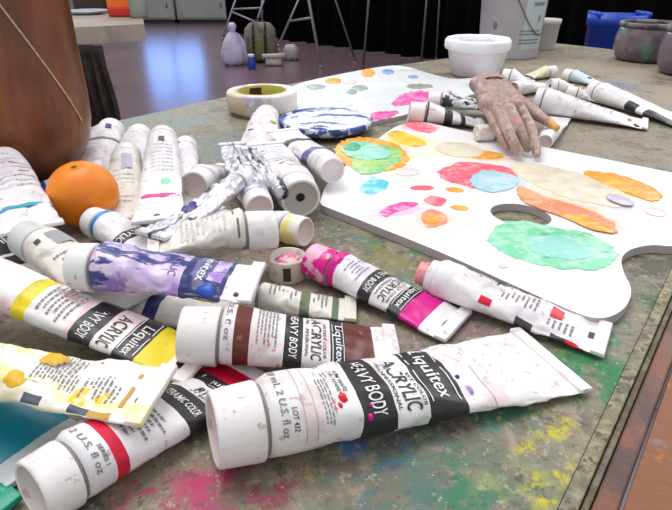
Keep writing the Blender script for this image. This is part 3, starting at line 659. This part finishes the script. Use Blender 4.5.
bm = bmesh.new(); lathe(bm, [(Rr*.9, .047), (Rr*.6, .050), (0, .052)], None, 40, wob=.1); link('paint_filling', bm, MATS['crusted_white'], t)

p = at(511, 58); Rr = rad(29, p)
t = empty('bucket', (p.x, p.y+.03, 0), 'tall white plastic bucket with a faded label and wire handle on the table', 'bucket')
BK = mat('bucket_plastic', (.80, .78, .82), .4, stains=[((.72, .72, .76), 9, .5, 3, .15)])
bm = bmesh.new(); lathe(bm, [(0, 0), (Rr*.97, 0), (Rr, .004), (Rr*1.12, .15), (Rr*1.17, .152), (Rr*1.17, .165), (Rr*1.08, .165), (Rr*1.08, .15), (Rr*.9, .01), (0, .01)], None, 56); link('bucket_body', bm, BK, t)
def rb(z): return Rr*(1+.12*z/.15)
bm = bmesh.new()
def curved(bm, a0, a1, z0, z1, off=.0006):
    prev = None; n = max(2, int((a1-a0)/.08))
    for i in range(n+1):
        a = math.radians(-90)+a0+(a1-a0)*i/n; c = [bm.verts.new(((rb(z)+off)*math.cos(a), (rb(z)+off)*math.sin(a), z)) for z in (z0, z1)]
        if prev: bm.faces.new((prev[0], c[0], c[1], prev[1]))
        prev = c
curved(bm, .1, .95, .02, .13); link('label', bm, mat('faded_label', (.76, .82, .82), .5), t, recalc=False)
bm = bmesh.new()
for z in (.030, .036, .046, .052): curved(bm, 0.0, .80, z, z+.0025, .0011)
curved(bm, .35, .8, .098, .104, .0011); curved(bm, .62, .70, .07, .082, .0011); link('label_print', bm, mat('faint_print', (.52, .55, .60), .6), t, recalc=False)
bm = bmesh.new(); curved(bm, -.85, -.72, .055, .068, .0008); link('grey_smudge', bm, mat('smudge', (.50, .48, .52), .7), t, recalc=False)
bm = bmesh.new(); prev = None
for i in range(21):
    a = math.radians(-90-20+80*i/20); z = .13-.085*math.sin(PI*i/20*.62); q = Vector(((rb(z)+.003)*math.cos(a), (rb(z)+.003)*math.sin(a), z))
    if prev: bar(bm, prev, q, .0011, seg=8)
    prev = q
link('wire_handle', bm, dsteel, t)
p = at(542, 49); Rr = rad(13, p)
bm = bmesh.new(); lathe(bm, [(0, 0), (Rr*.86, 0), (Rr*.9, .003), (Rr*1.02, .052), (Rr*1.09, .053), (Rr*1.09, .062), (Rr*1.0, .062), (Rr*.85, .008), (0, .008)], Matrix.Translation(p), 40)
tag(link('plastic_cup', bm, mat('cup_plastic', (.80, .77, .76), .45)), 'small off-white plastic cup standing behind the bucket', 'cup')

# blue bin on the floor beyond the table
pb = at(634, 21, .02); rb_ = rad(30, pb)
t = empty('blue_bin', (pb.x, pb.y+.1, FZ), 'bright blue plastic bin on the floor beyond the table', 'bin')
bm = bmesh.new(); lathe(bm, [(0, 0), (rb_*.72, 0), (rb_*.76, .01), (rb_*1.0, .75), (rb_*1.06, .75), (rb_*1.06, .78), (rb_*.97, .78), (rb_*.72, .02), (0, .02)], Matrix.Diagonal((1, .7, 1, 1)), 48); link('bin_body', bm, mat('blue_plastic', (.10, .28, .72), .4), t)
for sx in (-1, 1):
    bm = bmesh.new(); bar(bm, (sx*rb_*.85, -.04, .781), (sx*rb_*.85, .04, .781), .008); link('bin_grip', bm, MATS['blue_plastic'], t)

# paint-caked jars
def jar(px, py, rp, h, label, seedm, stains):
    p = at(px, py); R1 = rad(rp, p); t = empty('paint_water_jar', (p.x, p.y, 0), label, 'jar', 'dirty jars at the right of the table')
    m = mat('caked_glass_%d' % seedm, (.40, .35, .37), .3, stains=stains, bump=.5, bscale=80, coat=.4)
    bm = bmesh.new(); lathe(bm, [(0, 0), (R1*.78, 0), (R1*.90, .006), (R1*1.0, .022), (R1*1.0, h*.55), (R1*.93, h*.82), (R1*.88, h*.9), (R1*.84, h*.9), (R1*.9, h*.8), (R1*.95, .024), (0, .01)], None, 52, wob=.01); link('jar_body', bm, m, t)
    bm = bmesh.new(); lathe(bm, [(R1*.89, h*.88), (R1*.95, h*.9), (R1*.95, h*.99), (R1*.92, h), (R1*.86, h), (R1*.84, h*.9), (R1*.89, h*.88)], None, 52, wob=.02); link('jar_rim', bm, mat('grimy_rim', (.52, .48, .49), .5, stains=[((.30, .26, .28), 30, .5, 3, .1)]), t)
    bm = bmesh.new(); lathe(bm, [(R1*.88, h*.8), (0, h*.8)], None, 40); link('dirty_water', bm, mat('murky_water', (.20, .16, .17), .1), t)
jar(643, 60, 30, .070, 'squat glass jar caked with pink and teal paint at the right of the table', 1, [((.50, .45, .48), 20, .5, 1, .1), ((.35, .50, .48), 22, .56, 6, .05), ((.60, .34, .40), 24, .58, 9, .05)])
jar(690, 74, 33, .078, 'glass jar caked with grey and yellow paint, nearer of the two jars', 2, [((.46, .40, .44), 20, .5, 1, .1), ((.70, .65, .22), 40, .66, 6, .04), ((.30, .26, .30), 20, .56, 9, .1)])
# ------------------------------------------------------------ paint tubes: the big ones in front
s = std(WH)
tube('largest white paint tube, nearest the camera, its cap pointing left', (212, 430, 0), (553, 357, 0), R=.0158, body=WHS,
     bands=[(.243, .343, BLK), (.445, .57, BLK)],
     texts=[(.035, '59 mL 2 U.S. fl oz', 2.0, .020, GREY, .45), (.062, 'LOT 432', .6, .014, INK, 1.0), (.293, 'HEAVY BODY', 1.75, .042, LET, .25), (.397, 'ACRYLIC', 1.6, .048, INK, .3), (.356, 'PROFESSIONAL', 1.5, .012, INK, .3), (.433, 'ARTIST COLOR', 1.4, .011, INK, .3), (.505, 'Liquitex', 1.5, .062, LET, .05),
            (.214, 'TITANIUM WHITE', 1.0, .013, INK, -.1), (.196, 'BLANC DE TITANE', 1.0, .012, INK, -.1)],
     prints=[(.085, .0862, -1.1, 1.7, 1, GREY), (.115, .1162, -1.1, 1.7, 1, GREY), (.14, .175, .0, 1.3, 4, GREY), (.165, .186, -.9, .1, 2, GREY), (.457, .461, -.8, .9, 1, LET), (.552, .556, -.8, .9, 1, LET), (.66, .662, -1.5, 1.5, 1, GREY)],
     patches=[(.20, .55, .012, .14, REDI), (.185, .75, .006, .08, REDI), (.262, 1.15, .008, .12, MAG), (.272, .82, .005, .05, MAG), (.585, .25, .008, .05, VIO), (.60, .65, .007, .13, mat('lilac_daub', (.72, .55, .82), .4))], wr=.0013, wide=1.6, capk=1.12, group=None)
s = std(BROWN); s['bands'] = [(.07, .155, BROWN), (.34, .44, BLK), (.595, .68, BLK), (.68, .85, BROWN)]
s['texts'] = [(.035, '2 U.S. fl oz', 1.9, .032, GREY, .2), (.39, 'HEAVY BODY', 1.9, .045, LET, .35), (.515, 'ACRYLIC', 1.8, .058, INK, .3), (.463, 'PROFESSIONAL', 1.6, .018, INK, .3), (.562, 'ARTIST COLOR', 1.5, .018, INK, .3), (.64, 'Liquitex', 1.7, .055, LET, .25)]
s['prints'] = [(.19, .31, -.6, 1.1, 6, GREY), (.606, .611, -.9, 1.1, 1, LET), (.669, .673, -.9, 1.1, 1, LET)]
tube('paint tube with red-brown bands lying just behind the largest white tube', (181, 334, .0200), (399, 350, .0080), R=.0142, **s, wide=1.4, capk=1.25, body=WHS, group=None)
s = std(CRIM); s['bands'] = [(.11, .165, CRIM), (.46, .60, BLK), (.71, .80, BLK), (.80, .96, CRIM)]
s['texts'] = [(.045, '2 U.S. fl oz', 1.7, .03, GREY, .55), (.08, 'SERIES 1', .7, .018, INK, .9), (.53, 'CERAMIC COLOR', 1.5, .045, LET, .3), (.655, 'ACRYLIC', 1.5, .055, INK, .2), (.614, 'HEAVY BODY', 1.4, .016, INK, .2), (.755, 'Liquitex', 1.4, .05, LET, .2)]
s['prints'] = [(.20, .40, -.5, 1.2, 7, GREY), (.72, .724, -.9, .9, 1, LET)]
tube('paint tube with a crimson stripe, lowest at the left, cap near the bottom edge', (31, 494, 0), (249, 366, 0), R=.0128, **s, wide=1.3, capk=1.0, group=None)
s = std(YEL); s['bands'] = [(.31, .365, YEL), (.545, .635, BLK), (.72, .80, BLK), (.80, .90, YEL)]
s['texts'] = [(.59, 'HEAVY BODY', 1.8, .04, LET, .3), (.677, 'ACRYLIC', 1.6, .05, INK, .35), (.757, 'Liquitex', 1.5, .05, LET, .3)]
s['prints'] = [(.39, .52, -.5, 1.2, 6, GREY), (.725, .729, -.9, .9, 1, LET), (.788, .792, -.9, .9, 1, LET)]
tube('paint tube with two bright yellow bands and a hanging hole at its tail', (-62, 262, .034), (203, 363, .009), R=.0125, **s, body=YELS, wide=1.25, hole=(.945, .25), group=None)
tube('flattened paint tube streaked with ochre and yellow, below the yellow-banded tube', (-95, 358, .030), (160, 394, .0250), R=.0105, body=OCHW, p=1.15,
     bands=[(.48, .56, mat('slate_patch', (.28, .32, .38), .5), .9, 1.5), (.68, .76, mat('slate_patch', (.28, .32, .38), .5), .9, 1.5), (.76, .86, mat('amber_patch', (.78, .60, .25), .5), .9, 1.5)], prints=[(.46, .66, -.7, .5, 12, GREY), (.68, .84, -.9, .6, 8, GREY), (.865, .885, -.6, .6, 1, mat('amber_patch', (.78, .60, .25), .5))],
     patches=[(.50, -.5, .06, .35, OCH), (.42, .6, .04, .3, OCH), (.93, .3, .01, .1, INK)], wide=1.6, wr=.001, group=None)
tube('teal-banded paint tube at the bottom left, partly under the streaked tube', (-128, 325, .0115), (50, 458, .0025), R=.0110, body=mat('satin_grey_white', (.72, .74, .75), .35),
     bands=[(.50, .68, BLK), (.68, .90, TEAL)], texts=[(.60, 'Liquitex', 1.9, .075, LET, .45)], wide=1.7, group=None)
tube('green paint tube end in the bottom left corner', (-80, 462, 0), (-10, 522, 0), R=.0080, body=mat('sea_green_ink', (.10, .62, .52), .4), group=None)
tube('paint tube smeared all over with lilac paint, navy diagonal streaks and a blue band', (74, 266, .036), (258, 282, .031), R=.0128, body=PURP,
     bands=[(.56, .60, mat('navy_band', (.17, .20, .42), .35)), (.60, .79, mat('navy_band', (.17, .20, .42), .35), .45, 1.9), (.79, .82, mat('navy_band', (.17, .20, .42), .35)), (.60, .70, mat('slate_blue', (.40, .42, .60), .35), -1.6, .45), (.82, .98, WH)],
     texts=[(.66, 'Liquitex', 1.7, .085, LET, -.3), (.50, 'ACRYLIC', 1.5, .05, mat('lilac_ink', (.50, .42, .66), .4), -.1)], patches=[(.72, .95, .05, .35, BLUE), (.90, .75, .016, .14, mat('plum_daub', (.35, .12, .35), .4))], capm=WH, crimpm=WH, wr=.0014, wide=1.5, capk=.95, group=None)
tube('clear-lidded white paint tube with a grey square label beside the lilac-smeared tube', (25, 238, .026), (138, 301, .018), R=.0120, body=CREAM, capm=mat('frosted_cap', (.84, .85, .84), .3), facem=mat('frosted_cap', (.84, .85, .84), .3), prints=[(.08, .24, -.75, .05, 1, mat('label_grey', (.62, .62, .64), .5)), (.10, .14, .4, .7, 1, INK), (.32, .62, -.8, .7, 6, GREY)], wide=1.5, group=None)
tube('white paint tube with a thin teal line across, left of the orange', (6, 162, .030), (32, 229, .032), rpx=17, body=WH, prints=[(.70, .735, -1.5, 1.5, 1, mat('teal_line', (.25, .66, .76), .4)), (.1, .5, -1.0, 1.0, 7, mat('pale_lines', (.85, .83, .85), .5))], ridges=True, wide=1.3, wr=.0012, p=1.2, group=None)
tube('white ridged-cap paint tube emerging between the vase and the tube with the teal line', (20, 178, 0), (-34, 232, 0), rpx=12, ridges=True, group=None)
tube('black-labelled paint tube at the left edge under the lidded tube', (-75, 195, 0), (44, 290, 0), R=.0130, bands=[(.25, .42, BLK), (.52, .70, BLK), (.72, .80, mat('charcoal', (.22, .20, .22), .4))], texts=[(.34, 'HEAVY BODY', 2.2, .05, LET), (.61, 'Liquitex', 2.0, .07, LET, -.1)], wide=1.4, group=None)
tube('small paint tube tail with a violet-blue band, between the vase and the orange', (104, 169, 0), (24, 192, 0), R=.0095, bands=[(.66, .80, BLUE), (.80, .84, VIO)], hole=(.93, .5), wide=1.5, group=None)
tube('paint tube with a blue stripe round its neck in front of the orange', (92, 221, .014), (172, 258, .008), rpx=16, capk=1.0, bands=[(.0, .07, mat('sky_blue_stripe', (.15, .52, .85), .4)), (.40, .52, BLK)], texts=[(.46, 'ACRYLIC', 2, .07, LET)], body=WH, capm=mat('cap_white_rosy', (.94, .92, .90), .4, stains=[((.95, .82, .72), 90, .6, 2, .1)]), facem=mat('cap_white_rosy', (.94, .92, .90), .4), group=None)
tube('long white paint tube whose big cap points right, behind the lilac-smeared tube', (276, 229, .028), (148, 240, .030), rpx=20, body=CREAM, capk=1.45, prints=[(.10, .12, -1.4, 1.4, 1, mat('moss', (.40, .46, .36), .5)), (.2, .7, -.9, .9, 9, mat('pale_lines', (.85, .83, .85), .5))], bands=[(.06, .085, mat('moss', (.40, .46, .36), .5), -1.6, -.5)], wide=1.5, wr=.001, group=None)
tube('short paint tube with a yellow-stained white cap just right of the big cap', (306, 232, 0), (206, 214, 0), rpx=16, capm=mat('yellow_stained_cap', (.94, .92, .86), .4, stains=[((.92, .86, .50), 60, .56, 3, .05)]), group=None)
tube('flat paint tube with pink writing and a mint smear, right of the orange', (163, 138, .026), (158, 221, .027), rpx=14.5, capk=1.2, body=WH, prints=[(.72, .75, -1.0, .9, 1, mat('pink_writing', (.93, .25, .55), .5)), (.10, .16, -.2, .1, 1, INK), (.18, .5, -.7, .6, 8, mat('pale_lines', (.85, .83, .85), .5))], patches=[(.60, -.25, .05, .22, GREENI), (.95, .05, .012, .12, INK)], wide=1.2, p=1.5, group=None)
tube('white-capped paint tube half hidden behind the tube with pink writing', (186, 146, 0), (176, 212, 0), rpx=12, prints=[(.02, .05, .2, .6, 1, INK)], group=None)
tube('white paint tube farthest back between the vase and the pink-writing tube', (140, 135, 0), (122, 190, 0), rpx=13, ridges=False, group=None)
tube('white paint tube whose tall cap has a violet dot below it, behind the orange', (112, 130, 0), (92, 172, 0), rpx=14, prints=[(.03, .12, -.45, -.1, 1, VIO), (.3, .34, -1.4, 1.4, 1, GREY)], wide=1.5, group=None)
tube('white paint tube with a grey square print, pressed between the orange and the pink-writing tube', (127, 154, .018), (121, 220, .012), rpx=14, body=CREAM, prints=[(.12, .34, -.5, .1, 1, mat('label_lilac', (.72, .70, .78), .5)), (.4, .8, -.6, .9, 7, mat('pale_lines', (.85, .83, .85), .5))], wide=1.2, group=None)
tube('paint tube with a flat rosy cap face, right of the pink-writing tube', (194, 187, 0), (238, 166, 0), rpx=17, capk=1.0, body=WH, bands=[(.62, .70, BLK), (.8, .86, GREY)], prints=[(.1, .5, -.9, .9, 6, mat('pale_lines', (.85, .83, .85), .5))], group=None)
tube('crushed silver paint tube with navy and black folds, squeezed nearly flat', (246, 178, .034), (150, 236, .033), rpx=11, body=ALU, p=1.6, wide=1.4, wr=.002, patches=[(.52, .5, .07, .5, VIO), (.62, -.3, .05, .5, mat('pearl', (.93, .92, .93), .3)), (.3, .9, .08, .4, INK)], capm=WH, group=None)
tube('pleated silver paint tube pointing up and away, its cap by the big drilled cap', (260, 208, .024), (232, 143, .028), rpx=15, body=ALU, p=1.5, wide=1.2, wr=.003, capk=1.2, patches=[(.14, -.1, .05, .35, mat('blue_tag', (.35, .60, .90), .4))], group=None)
tube('thin crumpled metal tube strip leaning against the drilled-cap tube', (284, 196, .027), (248, 148, .030), rpx=8, body=ALU, p=1.3, wide=1.2, wr=.002, nocap=True, group=None)
tube('stout white paint tube whose cap has a round black hole facing the camera', (301, 199, .0185), (262, 143, .022), rpx=22, cap_hole=True, capk=.8, body=WH, facem=mat('greyish_cap_face', (.76, .73, .70), .5), wide=1.3, wr=.0012, prints=[(.15, .9, -.9, .9, 9, mat('pale_lines', (.85, .83, .85), .5))], group=None)
tube('white paint tube with its cap pointing away to the tape roll', (267, 116, 0), (258, 150, 0), rpx=13, ridges=True, patches=[(.28, -.7, .03, .25, mat('lime_daub', (.72, .85, .45), .5)), (.5, .6, .02, .2, BLUE)], group=None)
tube('paint tube with a round pale cap resting on the corner of the white palette', (333, 171, .0235), (282, 130, .018), rpx=14, capk=1.1, bands=[(.12, .22, mat('slate_blue', (.40, .42, .60), .35)), (.5, .62, BLK)], facem=mat('pale_pink_face', (.93, .88, .89), .4), group=None)
tube('grey-white paint tube lying in shadow under the lilac-smeared tube', (92, 300, 0), (224, 318, 0), R=.0095, body=CREAM, bands=[(.3, .42, mat('navy_band', (.17, .20, .42), .35))], group=None)
tube('paint tube with faint dark print, lying behind the red-brown banded tube', (236, 297, 0), (356, 309, 0), R=.0085, body=CREAM, bands=[(.42, .52, mat('moss', (.40, .46, .36), .5)), (.75, .82, mat('moss', (.40, .46, .36), .5))], prints=[(.1, .4, -1.4, .6, 7, GREY), (.55, .72, -1.4, .6, 4, GREY)], wide=1.35, group=None)
d = std(MAG); d['bands'] = [(.0, .07, MAG), (.30, .40, BLK), (.545, .645, BLK), (.645, .80, MAG)]; d['texts'] = [(.35, 'HEAVY BODY', 2.0, .045, LET, .1), (.475, 'ACRYLIC', 1.8, .055, INK, .15), (.425, 'PROFESSIONAL', 1.6, .018, INK, .15), (.522, 'ARTIST COLOR', 1.6, .016, INK, .15), (.595, 'Liquitex', 1.7, .058, LET, 0)]; d['prints'] = [(.13, .27, -.7, .9, 5, mat('violet_print', (.60, .55, .72), .5)), (.556, .561, -.9, .9, 1, LET), (.632, .637, -.9, .9, 1, LET)]
tube('paint tube with a broad magenta band and a magenta-smeared cap', (311, 259, 0), (459, 326, 0), R=.0112, **d, capm=MAGS, facem=MAGS, wide=1.5, hole=(.93, .2), capk=1.55, patches=[(.03, .4, .05, .5, MAG)], group=None)
tube('slim white paint tube with red squares and a small reddish cap, along the palette edge', (419, 272, 0), (608, 340, 0), R=.0115, capk=.85, capr=.66, capm=REDS, facem=REDS, bands=[(.30, .37, REDI, .75, 1.35), (.52, .62, INK, 1.0, 2.2), (.72, .80, INK, 1.1, 2.2), (.80, .90, REDI, 1.0, 2.0)],
     prints=[(.40, .62, -.9, .4, 8, GREY), (.68, .75, -.5, .1, 1, REDI), (.68, .84, .2, .9, 5, GREY), (.90, .97, -.1, .25, 1, INK)], texts=[(.27, 'Basics Acrylic', .30, .5, INK, -.45, True)], wide=1.35, wr=.0012, group=None)

# a loose cap with pink paint, standing on end
p = at(288, 276); Rc = rad(19, p)
t = empty('loose_cap', (p.x, p.y, 0), 'loose tube cap with pink paint in its top, left of the magenta-banded tube', 'cap')
bm = bmesh.new(); lathe(bm, [(0, 0), (Rc*.95, 0), (Rc, .001), (Rc, .0135), (Rc*.97, .0145), (Rc*.84, .0145), (Rc*.80, .012), (0, .012)], None, 44); link('cap_shell', bm, mat('grimy_cream_cap', (.84, .80, .74), .45, stains=[((.70, .66, .60), 90, .56, 3, .08)]), t)
bm = bmesh.new(); lathe(bm, [(Rc*.6, .0121), (Rc*.5, .0132), (0, .0136)], None, 30, wob=.3); link('dried_paint', bm, mat('pink_dried', (.88, .45, .60), .4, stains=[((.95, .78, .82), 150, .5, 2, .05)], bump=.6), t)
bm = bmesh.new(); prev = None
for i in range(7):
    a = math.radians(-98+22*i/6); c = [bm.verts.new(((Rc+.0003)*math.cos(a), (Rc+.0003)*math.sin(a), z)) for z in (.003, .012)]
    if prev: bm.faces.new((prev[0], c[0], c[1], prev[1]))
    prev = c
link('dark_mark', bm, INK, t, recalc=False)

# the tubes by the glove and on the right
tube('white paint tube with black bands lying between the two palettes', (409, 112, 0), (484, 123, 0), rpx=11, bands=[(.0, .03, INK), (.30, .44, BLK), (.58, .66, BLK)], patches=[(.01, 0, .01, .1, REDI)], group=None)
tube('paint tube with rumpled black and white print, behind the black-banded tube', (428, 100, .018), (505, 108, .012), rpx=9, body=mat('rumpled_print', (.88, .88, .90), .4, stains=[((.20, .20, .24), 70, .53, 3, .02, (1, 2, 1))]), wr=.002, group=None)
tube('small tube with a squarish cream cap poking out under the hand-shaped glove', (476, 133, .015), (530, 131, .014), rpx=8.5, capk=2.0, capm=CREAM, facem=CREAM, group=None)
tube('short white paint tube right of the glove fingertips', (545, 142, 0), (560, 118, 0), rpx=8, capk=1.1, group=None)
tube('tapering white paint tube on the right, with red and black specks at its tail', (535, 100, 0), (648, 124, 0), rpx=13.5, capk=.5, capm=WH, facem=WH, patches=[(.83, .3, .02, .3, REDI), (.9, .9, .03, .3, INK), (.2, -.3, .01, .1, VIO)], prints=[(.3, .7, -.5, .6, 6, mat('pale_lines', (.85, .83, .85), .5))], group=None)
tube('white paint tube reaching out of the frame at the right, with a dark edge', (592, 90, 0), (700, 128, 0), rpx=10, capk=.9, bands=[(.38, .50, BLK, .6, 2.2), (.58, .80, BLK, .5, 2.2), (.80, .9, mat('moss', (.40, .46, .36), .5))], group=None)
tube('small paint tube with a red nozzle hole beside the white tub', (513, 89, 0), (565, 84, 0), rpx=7.5, capk=.8, cap_hole=True, facem=REDS, group=None)
tube('white paint tube leaning between the tub and the small red-nozzled tube', (502, 76, .019), (534, 83, .012), rpx=8, capk=.9, group=None)
tube('small paint tube with a dark cap hole, among the right-hand cluster', (549, 86, 0), (588, 92, 0), rpx=8, capk=.7, cap_hole=True, facem=mat('pale_pink_face', (.93, .88, .89), .4), group=None)
tube('yellowish small paint tube at the back of the right-hand cluster', (555, 71, 0), (522, 78, 0), rpx=6, body=mat('pale_yellow_plastic', (.86, .86, .72), .4), bands=[(.75, .95, INK)], group=None)
tube('bluish paint tube behind the dark-holed one in the right-hand cluster', (565, 74, 0), (606, 86, 0), rpx=6, body=mat('bluish_plastic', (.78, .84, .88), .4), patches=[(.5, 0, .06, .4, VIO)], group=None)
tube('small paint tube with an orange-red daub on it, between the two long white tubes', (566, 92, 0), (598, 100, 0), rpx=7, body=WHS, patches=[(.1, -.1, .1, .7, mat('coral_daub', (.93, .50, .35), .4))], group=None)

# ------------------------------------------------------------ the hand-shaped glove stiff with paint
def capsule(bm, a, b, ra, rb2):
    a, b = Vector(a), Vector(b); q = (b-a).to_track_quat('Z', 'Y').to_matrix().to_4x4()
    L = (b-a).length; M = Matrix.Translation(a) @ q; prof = [(0, -ra)]
    for i in range(1, 7): an = -PI/2+PI/2*i/6; prof.append((ra*math.cos(an), ra*math.sin(an)))
    for i in range(0, 7): an = PI/2*i/6; prof.append((max(0, rb2*math.cos(an)) if i < 6 else 0, L+rb2*math.sin(an)))
    lathe(bm, prof, M, 16)
W = at(492, 92, .034)
G = lambda x, y, z: at(x, y, z)-Vector((W.x, W.y, 0))
t = empty('paint_crusted_glove', (W.x, W.y, 0), 'hand-shaped glove stiff with pink and brown paint, fingertips at the palette edge', 'glove')
bm = bmesh.new()
wr_l, wr_r = G(484, 88, .040), G(503, 88, .040)
kn = [G(486, 105, .037), G(496, 105, .042), G(508, 106, .042), G(519, 107, .038)]
mid = [G(496, 126, .027), G(507, 128, .031), G(519, 127, .032), G(531, 128, .027)]
dip = [G(503, 139, .019), G(514, 143, .022), G(524, 140, .022), G(535, 143, .019)]
tip = [G(507, 148, .0135), G(519, 153, .0140), G(527, 149, .0140), G(537, 154, .0135)]
fr = [.0050, .0056, .0054, .0056]
for i in range(4):
    wq = wr_l+(wr_r-wr_l)*(i/3)
    capsule(bm, wq, kn[i], .0105, fr[i]*1.35); capsule(bm, kn[i], mid[i], fr[i]*1.15, fr[i]); capsule(bm, mid[i], dip[i], fr[i]*1.02, fr[i]*.85); capsule(bm, dip[i], tip[i], fr[i]*.87, fr[i]*.68)
for i in range(3): capsule(bm, kn[i], kn[i+1], .0085, .0085); capsule(bm, (wr_l+kn[i])/2, (wr_r+kn[i+1])/2, .011, .010)
capsule(bm, wr_r, G(516, 100, .030), .0095, .0085); capsule(bm, G(516, 100, .030), G(535, 113, .024), .0085, .0070); capsule(bm, G(535, 113, .024), G(552, 125, .018), .0068, .0042)
GL = mat('paint_crusted_rubber', (.66, .55, .51), .42, stains=[((.78, .67, .63), 110, .50, 1, .16), ((.52, .45, .43), 150, .54, 4, .12), ((.80, .46, .50), 60, .58, 7, .12), ((.46, .44, .34), 50, .62, 9, .05)], bump=1, bscale=300)
o = link('glove_hand', bm, GL, t); rm = o.modifiers.new('r', 'REMESH'); rm.mode = 'VOXEL'; rm.voxel_size = .0010; rm.use_smooth_shade = True
sm = o.modifiers.new('s', 'SMOOTH'); sm.factor = .5; sm.iterations = 3
bm = bmesh.new(); c0 = (wr_l+wr_r)/2; dr = Vector((-.1, 1, .05)).normalized()
Mc = Matrix.Translation(c0+dr*.004) @ dr.to_track_quat('Z', 'Y').to_matrix().to_4x4() @ Matrix.Diagonal((1.0, .62, 1, 1))
lathe(bm, [(.0205, 0), (.0215, .008), (.024, .014), (.0225, .014), (.019, .002), (0, .002)], Mc, 40, wob=.05); link('cuff', bm, GL, t)
for i in range(4):
    pass
bm = bmesh.new(); q = G(547, 121, .0195); capsule(bm, q, G(556, 127.5, .0175), .0052, .0040); link('orange_thumb_tip', bm, mat('amber_thumb', (.86, .66, .38), .45), t)
